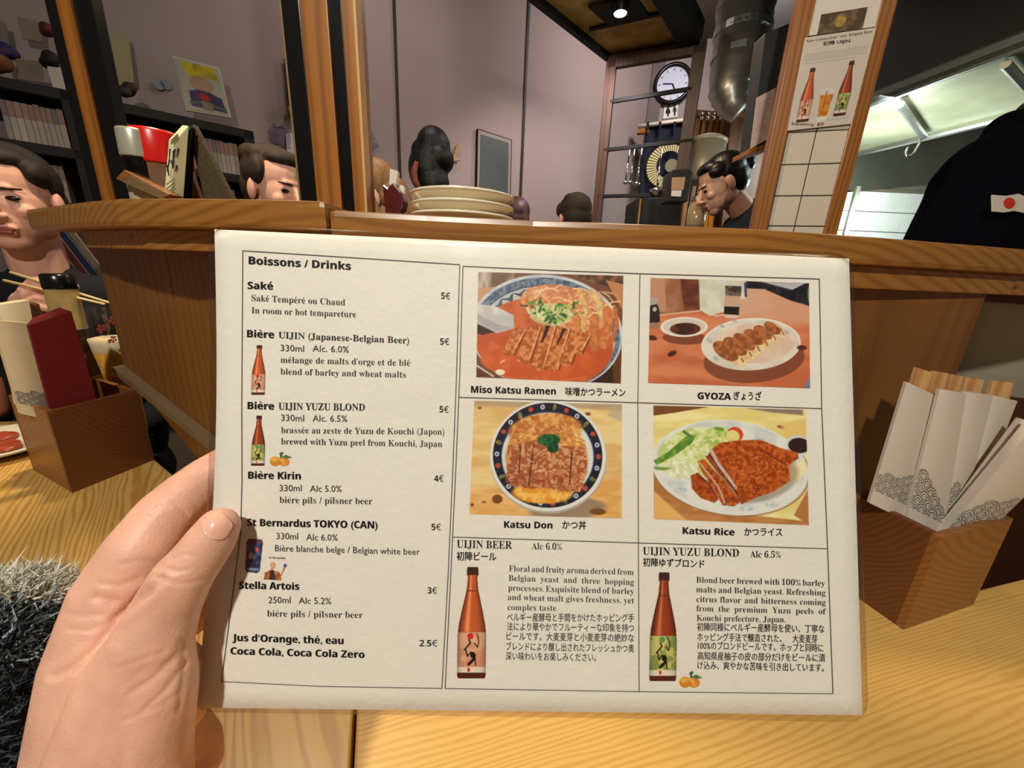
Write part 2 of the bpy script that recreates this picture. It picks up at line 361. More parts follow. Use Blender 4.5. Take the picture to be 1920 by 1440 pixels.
m0 = PZ(1105, 58, ZC-.012); m1 = PZ(1262, 22, ZC-.012); beam('beam', m0, m1, .02, .02, BLACK, can)
sp = thing('ceiling_spotlight', 'bright round spotlight in a black square plate on gold ceiling', 'spotlight', PZ(1160, 25, ZC-.02))
q = [PZ(1103, 14, ZC-.015), PZ(1140, 48, ZC-.015), PZ(1217, 32, ZC-.015), PZ(1190, -8, ZC-.015)]
obj('plate', *prism(q, (0, 0, .012)), BLACK, sp)
sc_ = PZ(1163, 26, ZC-.05)
obj('housing', *lathe(sc_, [(.03, .0), (.042, .03), (.042, .04)], 20, capb=False), BLACKP, sp)
obj('bulb', *lathe(sc_, [(.001, -.003), (.02, -.002), (.03, .004)], 20), mat('spot_bulb', (255, 244, 230), emit=(255, 240, 225), es=30), sp)
lamp('hall_spot', 'SPOT', tuple(sc_-(0, 0, .03)), (.25, 3.3, 1.2), 45, (1, .88, .86), .03, 1.9)
lamp('wall_fill_light', 'AREA', (1.35, 3.0, 3.1), (.75, 3.85, 1.7), 24, (1, .88, .87), .4)  # unseen lamp added to brighten the mauve wall beside the canopy

# ------------------------------------------------------------------ divider ledge, panels, tables
def strip(front, back, ztop, th):
    return prism([(p[0], p[1], ztop) for p in front]+[(p[0], p[1], ztop) for p in back[::-1]], (0, 0, -th))
ZR, ZL = 1.21, 1.219
fr = [PZ(x, y, ZR) for x, y in ((614, 392), (800, 402), (1000, 412), (1200, 419), (1415, 428), (1650, 444), (1920, 466), (2150, 487))]
bk = [p+(0, .2, 0) for p in fr]
led = thing('divider_ledge', 'long pine ledge board on the divider in front of kitchen', 'ledge', (fr[2][0], fr[2][1], 1.1))
obj('board', *strip(fr, bk, ZR, .033), LEDGE, led, bevel=.007)
obj('support_rail', *strip([p+(0, .012, 0) for p in fr], [p+(0, .04, 0) for p in fr], ZR-.033, .028), LEDGE, led, bevel=.002)
fl = [PZ(x, y, ZL) for x, y in ((609, 376), (500, 372), (400, 371), (300, 370), (215, 371), (160, 376), (100, 384), (45, 392))]
bl_ = [PZ(609, 376, ZL)+(0, .2, 0), fl[1]+(0, .2, 0), fl[2]+(.03, .2, 0), fl[3]+(.06, .19, 0), fl[4]+(.1, .19, 0), fl[5]+(.12, .16, 0), fl[6]+(.1, .1, 0), fl[7]+(.04, .03, 0)]
ledl = thing('divider_ledge', 'short pine ledge board with rounded end left of the seam', 'ledge', (fl[2][0], fl[2][1], 1.1))
obj('board', *strip(fl, bl_, ZL, .034), LEDGE, ledl, bevel=.007)
fi = [p+(.012, .02, 0) for p in fl[:7]]
obj('support_rail', *strip(fi, [p+(.02, .03, 0) for p in fi], ZL-.034, .026), LEDGE, ledl, bevel=.002)
# right panel, upright boards
pr = thing('wooden_screen', 'upright knotty pine boards under the long ledge', 'panel', (.2, .53, 0))
xe = PY(1850, 575, .57)[0]
pf = [np.array([p[0], p[1]+.03, 0]) for p in fr[:6]]+[np.array([xe, .575, 0])]
for i in range(len(pf)-1):
    a, b = pf[i], pf[i+1]; t = (b-a)*.004
    obj('board', *prism([a+t, b-t, b-t+(0, .02, 0), a+t+(0, .02, 0)], (0, 0, 1.152)), PANEL, pr, bevel=.0015)
# left panel
PLA = np.array([-.3, .545, 0]); PLD = np.array([-.65, .27, 0]); PLD /= np.linalg.norm(PLD)
def PL(x, y): return PV(x, y, PLA, PLD)
pl = thing('wooden_screen', 'pine board panel under the short rounded ledge, raised off the counter', 'panel', (-.6, .68, .8))
tl_, bl2, br2 = PL(172, 440), PL(265, 733), PL(372, 862)
nb = np.array([.38, .92, 0])*.018
L0 = tl_*np.array([1, 1, 0]); zb = [bl2[2], br2[2]]
E0 = L0; E1 = PL(335, 600)*np.array([1, 1, 0]); E2 = PL(430, 600)*np.array([1, 1, 0]); E3 = PL(620, 600)*np.array([1, 1, 0])
def zbot(p):
    s = np.linalg.norm(p-bl2*np.array([1, 1, 0]))/np.linalg.norm((br2-bl2)*np.array([1, 1, 0])); return np.array([0, 0, bl2[2]+(br2[2]-bl2[2])*min(1.6, s)*(1 if p[0] > bl2[0] else -1)])
up_ = np.array([0, 0, 1.165])
for a, b in ((E0, E1), (E1, E2), (E2, E3)):
    t = (b-a)*.004; obj('board', *prism([a+t+zbot(a), b-t+zbot(b), b-t+up_, a+t+up_], nb), PANEL, pl, bevel=.0015)
obj('bottom_rail', *prism([E0+zbot(E0)-nb, E3+zbot(E3)-nb, E3+zbot(E3)-nb+(0, 0, .014), E0+zbot(E0)-nb+(0, 0, .014)], nb*1.2), mat('grey_rail', (120, 100, 76), rough=.4), pl)
obj('gap_backing', *prism([E0+nb*5, E3+nb*5, E3+nb*5+(0, 0, 1.15), E0+nb*5+(0, 0, 1.15)], nb), mat('dark_brown_board', (60, 36, 20), rough=.7), pl)  # added backing, its dark colour stands in for shade in the gap
# tables
def table(label, poly, m, legs):
    c = np.mean(poly, 0); t = thing('counter_table', label, 'table', (c[0], c[1], 0))
    obj('tabletop', *prism([(x, y, .715) for x, y in poly], (0, 0, .035)), m, t, bevel=.0025)
    for x, y in legs: obj('leg', *box((x-.03, y-.03, 0), (x+.03, y+.03, .715)), PANEL, t, bevel=.003)
seam0, seam1 = (-.104, -.35), (-.139, .455)
sa = PZ(665, 1345, .75)[:2]; sb = PZ(660, 1440, .75)[:2]; dd = (sa-sb)/np.linalg.norm(sa-sb)
seam1 = tuple(sa+dd*.19); seam0 = tuple(sb-dd*.5)
r1, r2 = PZ(1860, 1100, .75)[:2], PZ(1920, 1085, .75)[:2]; dr_ = (r2-r1)/np.linalg.norm(r2-r1)
table('pale pine table with knots on the right of the seam', [(seam0[0]+.0015, seam0[1]), (1.5, -.35), tuple(r1+dr_*.9), tuple(r1-dr_*.12), (.3, .46), (seam1[0]+.0015, seam1[1])], PINE, [(.0, -.2), (1.3, -.2), (1.3, .45), (.0, .36)])
t1, t2 = PZ(330, 895, .75)[:2], PZ(290, 862, .75)[:2]
table('pale pine table with diagonal grain on the left of the seam', [(seam0[0]-.0015, seam0[1]), (seam1[0]-.0015, seam1[1]), tuple(t1+(t1-t2)*2.2), tuple(t2+(t2-t1)*3.2), (-1.55, .78), (-.85, -.35)], PINEL, [(-.25, -.2), (-.8, -.2), (-1.25, .8), (-.3, .4)])
fc = PZ(250, 700, .75)
table('far pine table seen behind the beer glass', [(fc[0]-.35, fc[1]-.1), (fc[0]+.0, fc[1]-.2), (fc[0]+.25, fc[1]+.12), (fc[0]-.1, fc[1]+.25)], PINEL, [(fc[0]-.1, fc[1]+.1), (fc[0]+.02, fc[1]-.08)])

# ------------------------------------------------------------------ posts standing on the ledges
def vstrip(name, xl, xr, y, Y, m, parent, z0=1.2, z1=2.75, d=.02, bevel=.001):
    a = PY(xl, y, Y); b = PY(xr, y, Y)
    return obj(name, *box((a[0], Y, z0), (b[0], Y+d, z1)), m, parent, bevel=bevel)
lp = thing('divider_post', 'varnished post with glossy black edges at the left ledge end', 'post', (PY(205, 368, .74)[0], .74, 1.219))
vstrip('black_edge', 171, 189, 368, .742, BLACKP, lp, z0=1.219)
vstrip('post_core', 189, 213, 368, .738, POSTW, lp, z0=1.219, d=.03)
vstrip('black_edge', 213, 248, 368, .742, BLACKP, lp, z0=1.219)
cpst = thing('divider_post', 'pair of varnished wooden strips between black strips beside the plates', 'post', (PY(620, 372, .57)[0], .57, 1.219))
vstrip('pale_edge', 560, 564, 372, .575, mat('pale_edge', (120, 100, 64), rough=.6), cpst, z0=1.219)
vstrip('black_strip', 564, 594, 372, .572, BLACKP, cpst, z0=1.219)
vstrip('wooden_strip', 594, 640, 372, .566, POSTW, cpst, z0=1.219)
vstrip('black_strip', 640, 664, 376, .572, BLACKP, cpst, z0=1.2102)
vstrip('wooden_strip', 664, 687, 380, .562, POSTW, cpst, z0=1.2102, d=.035)
vstrip('pale_edge', 683, 688, 380, .560, mat('pale_post_edge', (206, 158, 100), rough=.5), cpst, z0=1.2102)

# ------------------------------------------------------------------ tiled column with posters
CA = PY(1415, 425, 1.15); CDr = np.array([.96, -.28, 0]); CN = np.array([-.28, -.96, 0])
def CO(x, y, off=0): return PV(x, y, CA+CN*off, CDr)
def lx(P, y):  # x on a fitted edge
    (xa, ya), (xb, yb) = P; return xa+(xb-xa)*(y-ya)/(yb-ya)
eA = ((1497, 0), (1412, 428)); eB = ((1519, 0), (1440, 424)); eM = ((1583, 8), (1490, 425)); eC = ((1651, 0), (1547, 425)); eD = ((1675, 0), (1571, 434))
tc_ = thing('tiled_column', 'square column of white tiles between varnished wooden trims', 'column', (CA[0]+.12, CA[1]-.03, 0))
def vq(ea, eb, off, z0, z1, th, name, m, parent):
    a = CO(lx(ea, 430), 430, off)*np.array([1, 1, 0]); b = CO(lx(eb, 430), 430, off)*np.array([1, 1, 0]); return obj(name, *prism([a+(0, 0, z0), b+(0, 0, z0), b+(0, 0, z1), a+(0, 0, z1)], -CN*th), m, parent, bevel=.002)
vq(eA, eD, -.012, 0, 3.2, .03, 'core', GROUT, tc_)
vq(eA, eB, .006, 0, 3.2, .05, 'wooden_trim', POSTW, tc_)
vq(eC, eD, .006, 0, 3.2, .05, 'wooden_trim', POSTW, tc_)
zs = [CO(1500, y)[2] for y in (424, 367, 306)]; tp = zs[1]-zs[0]
xa, xm, xb = [CO(lx(e, 430), 430)*np.array([1, 1, 0]) for e in (eB, eM, eC)]
for r in range(-4, 9):
    z = zs[0]+tp*r
    for a, b in ((xa, xm), (xm, xb)):
        t = (b-a)/np.linalg.norm(b-a)*.0014
        obj('tile', *prism([a+t+(0, 0, z+.0014), b-t+(0, 0, z+.0014), b-t+(0, 0, z+tp-.0014), a+t+(0, 0, z+tp-.0014)], -CN*.012), TILE, tc_, bevel=.001)
def quadgrid(P4, nx, ny, f):
    """P4 px corners TL,TR,BR,BL; f maps px to the surface"""
    u, v = np.meshgrid(np.linspace(0, 1, nx), np.linspace(0, 1, ny)); P4 = np.array(P4, float)
    p = (1-u)[..., None]*(1-v)[..., None]*P4[0]+u[..., None]*(1-v)[..., None]*P4[1]+u[..., None]*v[..., None]*P4[2]+(1-u)[..., None]*v[..., None]*P4[3]
    return np.array([[f(*q) for q in row] for row in p])
def draw_bottle(P, cx, top, bot, hw, kind):
    """kind 0: red label, 1: yellow-green label"""
    H = bot-top; t = np.clip((P.Y-top)/H, 0, 1)
    prof = np.interp(t, [0, .02, .07, .09, .2, .42, .52, .6, .97, 1], [.36, .4, .42, .33, .40, .78, .93, 1, 1, .93])*hw
    d = prof-np.abs(P.X-cx); ins = np.clip(d/P.sx+.5, 0, 1)*((P.Y >= top) & (P.Y <= bot))
    u = (P.X-cx)/np.maximum(prof, 1e-6)
    base = np.array([192, 92, 50.]) if kind == 0 else np.array([150, 62, 36.])
    c = base*(1-.55*np.abs(u)**3)[..., None]
    hl = np.exp(-((u+.35)/.18)**2)*(t > .08)*(t < .58); c = c+hl[..., None]*np.array([60, 55, 45.])
    c = np.where((t < .075)[..., None], np.array([66, 40, 32.]), c)
    c = np.where(((t > .21) & (t < .222))[..., None], np.array([110, 44, 26.]), c)
    lab = (t > .585) & (t < .945)
    lc = np.array([222, 172, 138.]) if kind == 0 else np.array([202, 194, 112.])
    l2 = np.array([214, 146, 114.]) if kind == 0 else np.array([140, 152, 84.])
    n = np.clip((P.noise(hw*.5, 3+kind)-.42)/.12, 0, 1)[..., None]; L = lc*(1-n)+l2*n
    L = L*(1-.35*np.abs(u)**4)[..., None]
    L = np.where((t > .895)[..., None], np.array([226, 214, 196.])*(1-.3*np.abs(u)**4)[..., None], L)
    c = np.where(lab[..., None], L, c); c = np.where((t > .945)[..., None], np.array([84, 34, 26.]), c)
    P.I = P.I*(1-ins[..., None])+c*ins[..., None]; P.A = np.maximum(P.A, ins)
    yy = lambda f: top+H*f; K = (28, 18, 16); so = P.sx*1.2
    P.put(P.ell(cx-hw*.1, yy(.62), hw*.22, hw*.22, soft=so), (204, 40, 34) if kind == 0 else (96, 150, 90))
    for pts, w in (([(cx-.2*hw, yy(.65)), (cx-.1*hw, yy(.68)), (cx-.5*hw, yy(.74))], .1), ([(cx+.35*hw, yy(.6)), (cx+.5*hw, yy(.66)), (cx+.4*hw, yy(.72)), (cx+.2*hw, yy(.68))], .07), ([(cx-.4*hw, yy(.74)), (cx-.3*hw, yy(.8)), (cx-.05*hw, yy(.76)), (cx+.1*hw, yy(.79))], .09), ([(cx+.1*hw, yy(.77)), (cx+.2*hw, yy(.82)), (cx-.2*hw, yy(.87))], .2), ([(cx+.25*hw, yy(.82)), (cx+.3*hw, yy(.88))], .08)):
        P.put(P.line(pts, w*hw, soft=so), K)
    P.put(P.ell(cx+.1*hw, yy(.79), hw*.2, hw*.2, soft=so), K)
    P.put(P.poly([(cx-.28*hw, yy(.902)), (cx-.1*hw, yy(.902)), (cx-.1*hw, yy(.935)), (cx-.28*hw, yy(.935))], soft=so), (190, 50, 44))
po = thing('drinks_poster', 'white laminated poster of two beer bottles and glass taped to tiled column', 'poster', CO(1540, 240))
pc = [(1509, 71), (1643, 52), (1597, 232), (1476, 245)]
g4 = lambda off: (lambda x, y: CO(x, y, off))
obj('sheet', *prism([CO(*p, .004) for p in pc], -CN*-.001), PAPER, po)
P = Pic(0, 0, 134, 180, 134, 180, (206, 196, 186))
draw_bottle(P, 28, 62, 166, 13, 0); draw_bottle(P, 103, 58, 162, 13, 1)
P.put(P.poly([(52, 106), (83, 106), (78, 168), (57, 168)]), (214, 206, 196)); P.put(P.poly([(54, 118), (81, 118), (77, 160), (58, 160)]), (206, 140, 40), (180, 100, 30), 8, 2); P.put(P.line([(66, 112), (66, 145)], 2), (180, 60, 40))
P.put(P.poly([(57, 160), (77, 160), (77, 167), (57, 167)]), (224, 220, 214))
for y in (34, 38, 42, 46, 52): P.put(P.line([(8, y), (126 if y != 52 else 110, y)], 1.3, soft=2), (150, 140, 134), op=.7)
for x0, x1, y in ((8, 46, 170), (78, 122, 168)): P.put(P.line([(x0, y), (x1, y)], 1.5, soft=2), (150, 140, 134), op=.6)
P.put(P.poly([(62, 172), (66, 172), (66, 177), (62, 177)]), (30, 30, 30)); P.put(P.poly([(66, 172), (70, 172), (70, 177), (66, 177)]), (200, 160, 60)); P.put(P.poly([(70, 172), (74, 172), (74, 177), (70, 177)]), (180, 40, 40))
raster('print', quadgrid(pc, 134, 180, g4(.0062)), P.I, None, PRINT, po)
po2 = thing('picture_poster', 'small poster with weathered brown picture above the bottles poster', 'poster', CO(1580, 60))
pc2 = [(1527, -30), (1664, -46), (1644, 50), (1511, 68)]
obj('sheet', *prism([CO(*p, .003) for p in pc2], CN*.0008), PAPER, po2)
P = Pic(0, 0, 96, 46, 96, 46, (112, 92, 66)); P.put(np.ones(P.X.shape), (112, 94, 68), (78, 62, 44), 14, 4); P.put(P.ell(44, 22, 12, 14), (176, 150, 70), (150, 124, 60), 6, 3)
raster('print', quadgrid([(1540, 27), (1627, 13), (1617, 53), (1532, 65)], 96, 46, g4(.0048)), P.I, None, PRINT, po2)
# lettering is added further down (function TX)
# ------------------------------------------------------------------ kitchen behind the column
HL = [PZ(1632, 200, 2.0), PZ(1920, 93, 2.0)]; hd = (HL[1]-HL[0])*np.array([1, 1, 0]); hd /= np.linalg.norm(hd)
HB = [PZ(1612, 287, 2.0), PZ(1860, 228, 2.0)]; hbd = (HB[1]-HB[0])*np.array([1, 1, 0]); hbd /= np.linalg.norm(hbd)
a, b = HL[0]-hd*1.0, HL[1]+hd*.7; c, d = HB[1]+hbd*.9, HB[0]-hbd*.6
hood = thing('extractor_hood', 'large black extractor hood with grey steel lip over the kitchen', 'hood', (1.9, 2.2, 2.0))
obj('front_panel', *prism([a+(0, 0, .06), b+(0, 0, .06), b+(0, 0, 1.2), a+(0, 0, 1.2)], (.03, .01, 0)), mat('hood_black', (26, 23, 22), rough=.6), hood)
obj('lip', *prism([a, b, b+(0, 0, .07), a+(0, 0, .07)], (.02, .01, 0)), mat('grey_steel_lip', (112, 116, 110), rough=.4, metal=.5), hood, bevel=.003)
obj('underside', *prism([a+(.0, .0, .012), b+(0, 0, .012), c+(0, 0, .012), d+(0, 0, .012)], (0, 0, .02)), mat('greasy_steel', (160, 160, 132), rough=.42, metal=.25, var=.3, vscale=3), hood)
obj('rear_gutter', *tube([d+(0, 0, .0), c+(0, 0, .0)], .018, 8), STEEL, hood)
for (p, q_) in (((1688, 196), (1733, 256)), ((1885, 120), (1925, 165))):
    obj('brace', *tube([PZ(*p, 1.985), PZ(*q_, 1.985)], .016, 8), STEEL, hood)
_hd = float((PZ(1733, 256, 1.985)-CAM)@WF)
hk = [PD(1730, 254, _hd), PD(1722, 272, _hd), PD(1713, 287, _hd), PD(1702, 294, _hd), PD(1697, 287, _hd), PD(1702, 276, _hd)]
one('meat_hook', 'shiny steel J hook hanging from the hood brace', 'hook', tube(hk, .006, 8), CHROME, smooth=True)
YK = 2.95
def KQ(pts, dy=0): return [PY(x, y, YK+dy) for x, y in pts]
struct('wall_right', box((PY(1540, 400, YK)[0]-.1, YK+.03, 0), (4.2, YK+.08, 2.4)), mat('kitchen_wall_base', (130, 126, 116), rough=.7))
sb_ = obj('splashback', *prism(KQ([(1575, 300), (1900, 225), (1900, 330), (1575, 362)]), (0, .02, 0)), mat('splash_steel', (128, 130, 118), rough=.3, metal=.7, var=.2, vscale=4)); tag(sb_, 'stained stainless steel splashback above the white kitchen tiles', 'splashback')
tw = thing('tiled_wall', 'bright white square tiles on the kitchen wall behind steel pipe', 'wall tiles', PY(1660, 440, YK))
o0 = PY(1571, 356, YK); pit = .128
obj('grout', *box((o0[0]-.05, YK+.012, o0[2]-.9), (o0[0]+1.6, YK+.025, o0[2]+.02)), GROUT, tw)
KT = mat('kitchen_tile', (236, 240, 236), rough=.2)
for i in range(11):
    for j in range(4):
        x = o0[0]+i*pit; z = o0[2]-(j+1)*pit
        obj('tile', *box((x+.003, YK, z+.003), (x+pit-.003, YK+.012, z+pit-.003)), KT, tw)
pa = PY(1609, 350, 2.5); one('kitchen_pipe', 'thin steel pipe standing before the kitchen tiles', 'pipe', tube([(pa[0], 2.5, pa[2]), (pa[0], 2.5, .9)], .016, 10), STEEL, smooth=True)
lamp('kitchen_tube', 'POINT', (2.0, 2.45, 1.62), (0, 0, 0), 30, (.86, 1, .95), .12)

# grey cabinet left of column with printed sheet
gc = thing('wall_cabinet', 'dark grey metal cabinet left of tiled column with wooden bottom rail', 'cabinet', PY(1440, 280, 1.5))
YG = 1.45
obj('body', *prism([PY(x, y, YG) for x, y in ((1404, 286), (1500, 262), (1512, 30), (1434, 62))], (0, .06, 0)), GREYM, gc, bevel=.004)
obj('bottom_rail', *prism([PY(x, y, YG-.01) for x, y in ((1402, 290), (1460, 272), (1462, 262), (1405, 279))], (0, .1, 0)), POSTW, gc, bevel=.002)
ps = thing('notice_sheet', 'white printed notice sheet on the dark grey cabinet', 'notice', PY(1425, 250, YG-.01))
nq = [(1419, 183), (1455, 164), (1437, 262), (1407, 279)]
obj('sheet', *prism([PY(x, y, YG-.004) for x, y in nq], (0, .002, 0)), mat('notice_paper', (224, 206, 200), rough=.7), ps)
P = Pic(0, 0, 36, 98, 54, 147, (214, 192, 186))
for k, y in enumerate(range(16, 76, 6)): P.put(P.line([(8, y), (30-(k*5) % 9, y)], 1.6, soft=2), (150, 118, 112) if k % 3 else (186, 100, 104), op=.8)
raster('print', quadgrid(nq, 54, 147, lambda x, y: PY(x, y, YG-.0052)), P.I, None, PRINT, ps)
# duct
du = thing('ventilation_duct', 'silver flexible ventilation duct bending down beside the cabinet', 'duct', PD(1390, 200, 2.0))
pts = [(1412, -90), (1405, -40), (1398, 10), (1392, 60), (1386, 105), (1377, 140), (1368, 170), (1374, 196), (1390, 214)]
rad = [.135, .135, .135, .133, .13, .12, .10, .075, .055]
VV = []; RR = []
for i in range(len(pts)-1):
    for k in range(6):
        f = k/6; x = pts[i][0]*(1-f)+pts[i+1][0]*f; y = pts[i][1]*(1-f)+pts[i+1][1]*f; VV.append(PD(x, y, 2.05)); RR.append((rad[i]*(1-f)+rad[i+1]*f)*(1+.03*(-1)**k))
obj('hose', *tube(VV, RR, 24), mat('foil_duct', (150, 148, 140), rough=.35, metal=.8, var=.2), du, smooth=True)
for i in (2, 3, 4): obj('clamp_band', *tube([VV[i*6]+(0, 0, .012), VV[i*6]-(0, 0, .02)], rad[i]*1.07, 24), STEEL, du)
# ------------------------------------------------------------------ glazed partition frame
FA = PY(1140, 108, 2.6); FB = PY(1322, 76, 2.38); FD = (FB-FA)*np.array([1, 1, 0]); FD /= np.linalg.norm(FD)
def FR(x, y): return PV(x, y, FA, FD)
part = thing('glazed_partition', 'tall dark-framed glass partition with thin black crossbars', 'partition', FR(1110, 420))
fn = np.cross(FD, (0, 0, 1)); fn = fn if fn[1] < 0 else -fn
def fbar(name, p0, p1, w, m, dep=.035, vert=False):
    a = FR(*p0); b = FR(*p1)
    if vert: mx = (a+b)/2; a = np.array([mx[0], mx[1], a[2]]); b = np.array([mx[0], mx[1], b[2]]); s = FD*w/2
    else: s = np.array([0, 0, w/2])
    return obj(name, *prism([a-s, a+s, b+s, b-s], -fn*dep), m, part, bevel=.002)
fbar('stile', (1145, 112), (1117, 430), .055, DARKW, vert=True)
fbar('stile', (1314, 76), (1276, 330), .06, DARKW, vert=True)
fbar('top_rail', (1140, 116), (1324, 84), .06, DARKW)
for p, q_ in (((1143, 190), (1298, 165)), ((1132, 281), (1300, 262)), ((1120, 368), (1282, 364))): fbar('crossbar', p, q_, .02, BLACK, .015)
obj('glass_pane', *prism([FR(1146, 112)+(0, .015, 0), FR(1312, 82)+(0, .015, 0), FR(1276, 415)+(0, .015, 0), FR(1120, 430)+(0, .015, 0)], -fn*.004), film('partition_glass', (.96, .97, .97), .03, -.01), part)
# back wall: clock, sign, noren
ck = thing('wall_clock', 'round black-rimmed wall clock with pale face', 'clock', RW(1261, 158, .02))
cc = RW(1261, 158, .03); nrm = np.array([-.28, -.96, 0])
obj('rim', *lathe(cc, [(.138, -.02), (.172, -.02), (.175, .01), (.165, .03), (.14, .03), (.138, .0)], 40, axis=nrm, capb=False, capt=False), BLACKP, ck, smooth=True)
obj('face', *lathe(cc, [(.14, -.015), (.14, .004)], 40, axis=nrm), mat('clock_face', (214, 220, 240), rough=.4), ck)
axx = np.array([.96, -.28, 0])
for an, ln, wdt in ((96, .085, .007), (128, -.0, .0), (218, .06, .01)):
    if ln: d_ = axx*math.cos(math.radians(an-0))*1+np.array([0, 0, 1])*math.sin(math.radians(an)); d_ = (axx*-math.sin(math.radians(an-10))+np.array([0, 0, 1.])*math.cos(math.radians(an-10))); obj('hand', *obox(cc+nrm*.012+d_*ln/2, d_, np.cross(d_, nrm), nrm, ln, wdt, .003), BLACK, ck)
for k in range(12):
    a = k*math.pi/6; d_ = axx*math.sin(a)+np.array([0, 0, 1.])*math.cos(a); obj('hour_mark', *obox(cc+nrm*.006+d_*.118, d_, np.cross(d_, nrm), nrm, .018, .005, .002), BLACK, ck)
tsn = thing('toilet_sign', 'white toilet sign with black woman and man figures', 'sign', RW(1257, 222, .01))
obj('plate', *prism([RW(x, y, .012) for x, y in ((1246, 196), (1272, 192), (1270, 219), (1243, 223))], -nrm*.008), mat('sign_white', (232, 230, 226), rough=.5), tsn)
def figure2d(cx, top, w, h, skirt, f, parent):
    out = []
    cir = [(cx+math.cos(a)*w*.16, top+h*.1+math.sin(a)*h*.09) for a in np.linspace(0, 2*math.pi, 12, endpoint=False)]
    body = [(-.22, .22), (.22, .22), (.42, .62), (.3, .64), (.2, .4), (.36, .72) if skirt else (.17, .6), (.14, .72) if skirt else (.15, 1), (.14, 1) if skirt else (.02, 1), (.03, 1) if skirt else (.02, .62), (.0, .72), (-.03, 1), (-.14, 1), (-.14, .72), (-.36, .72) if skirt else (-.17, .6), (-.2, .4), (-.3, .64), (-.42, .62)]
    bd = [(cx+x*w, top+y*h) for x, y in body]
    for pl_ in (cir, bd): out.append(prism([f(*p) for p in pl_], nrm*.002))
    return obj('pictogram', *join(*out), BLACK, parent)
figure2d(1252.5, 199, 11, 19, True, lambda x, y: RW(x, y, .014), tsn); figure2d(1265, 197, 10, 20, False, lambda x, y: RW(x, y, .014), tsn)
nr = thing('noren_curtain', 'navy noren curtain with round cream emblem hung on pale rod', 'curtain', RW(1245, 372, .25))
NO = .3
def NR(x, y, o=0): return RW(x, y, NO+o)
nu, nv = 40, 30; cur = []
for j in range(nv):
    for i in range(nu):
        u = i/(nu-1); v = j/(nv-1); xl = 1212+(1195-1212)*v; xr = 1300+(1290-1300)*v; yt = 232+(227-232)*u; yb = 368+(372-368)*u
        cur.append(NR(xl+(xr-xl)*u, yt+(yb-yt)*v, .02*math.sin(u*24)*(.3+v)))
obj('cloth', cur, [(j*nu+i, j*nu+i+1, (j+1)*nu+i+1, (j+1)*nu+i) for j in range(nv-1) for i in range(nu-1)], mat('noren_navy', (22, 24, 40), rough=.9, var=.15), nr, smooth=True)
obj('rod', *tube([NR(1196, 237, .03), NR(1300, 223, .03)], .016, 10), mat('pale_rod', (216, 206, 186), rough=.5), nr, smooth=True)
obj('rod_bracket', *obox(NR(1206, 243, .0), axx, nrm, (0, 0, 1), .1, .06, .07), POSTW, nr)
for x in (1213, 1236, 1263): obj('hanging_loop', *prism([NR(x, 228, .05), NR(x+4, 228, .05), NR(x+4, 244, .05), NR(x, 244, .05)], nrm*.004), BLACKC, nr)
em = []
ec = NR(1249, 311, .05); 
ring = []
EMB = mat('emblem_cream', (206, 190, 132), rough=.8)
V = []; Fc = []
for k in range(44):
    a0 = k*2*math.pi/44+.012; a1 = (k+1)*2*math.pi/44-.03
    for a in (a0, a1):
        for r_ in (.0, 1.0):
            rr = (.17 if r_ else .105+.01*math.sin(a)); off = (0 if r_ else .02)
            V.append(ec+axx*(math.cos(a)*rr+off)+np.array([0, 0, 1.])*math.sin(a)*rr*1.05+nrm*.004)
    n = k*4; Fc.append((n, n+1, n+3, n+2))
obj('emblem', V, Fc, EMB, nr)
obj('emblem_disc', *prism([ec+axx*(.045+math.cos(a)*.055)+np.array([0, 0, 1.])*(math.sin(a)*.055)+nrm*.004 for a in np.linspace(0, 6.283, 24, endpoint=False)], nrm*.002), mat('emblem_dark', (128, 120, 92), rough=.8), nr)
# counter furniture below the noren
one('dark_cupboard', 'very dark tall cupboard under the noren curtain', 'cupboard', prism([PY(x, y, 2.9) for x, y in ((1196, 372), (1296, 372), (1290, 450), (1188, 450))], (0, .3, 0)), mat('dark_cupboard', (24, 20, 16), rough=.7), bevel=.003)
one('edge_strip', 'thin brass-coloured edge strip at the dark cupboard side', 'strip', prism([PY(x, y, 2.88) for x, y in ((1200, 373), (1203, 373), (1196, 440), (1193, 440))], (0, .01, 0)), mat('brass_edge', (190, 140, 60), rough=.4, metal=.5))
bg = thing('black_bag', 'black paper bag with brown label and small white tag', 'bag', PY(1275, 372, 2.3))
obj('bag_body', *prism([PY(x, y, 2.3) for x, y in ((1258, 326), (1262, 318), (1296, 316), (1300, 324), (1290, 378), (1250, 378))], (0, .12, 0)), mat('black_bag', (24, 22, 20), rough=.6), bg, bevel=.006)
obj('brown_label', *prism([PY(x, y, 2.297) for x, y in ((1260, 333), (1285, 332), (1281, 356), (1258, 356))], (0, -.003, 0)), mat('kraft_label', (176, 138, 104), rough=.7), bg)
obj('white_tag', *prism([PY(x, y, 2.296) for x, y in ((1259, 357), (1278, 357), (1276, 369), (1258, 368))], (0, -.003, 0)), PAPER, bg)
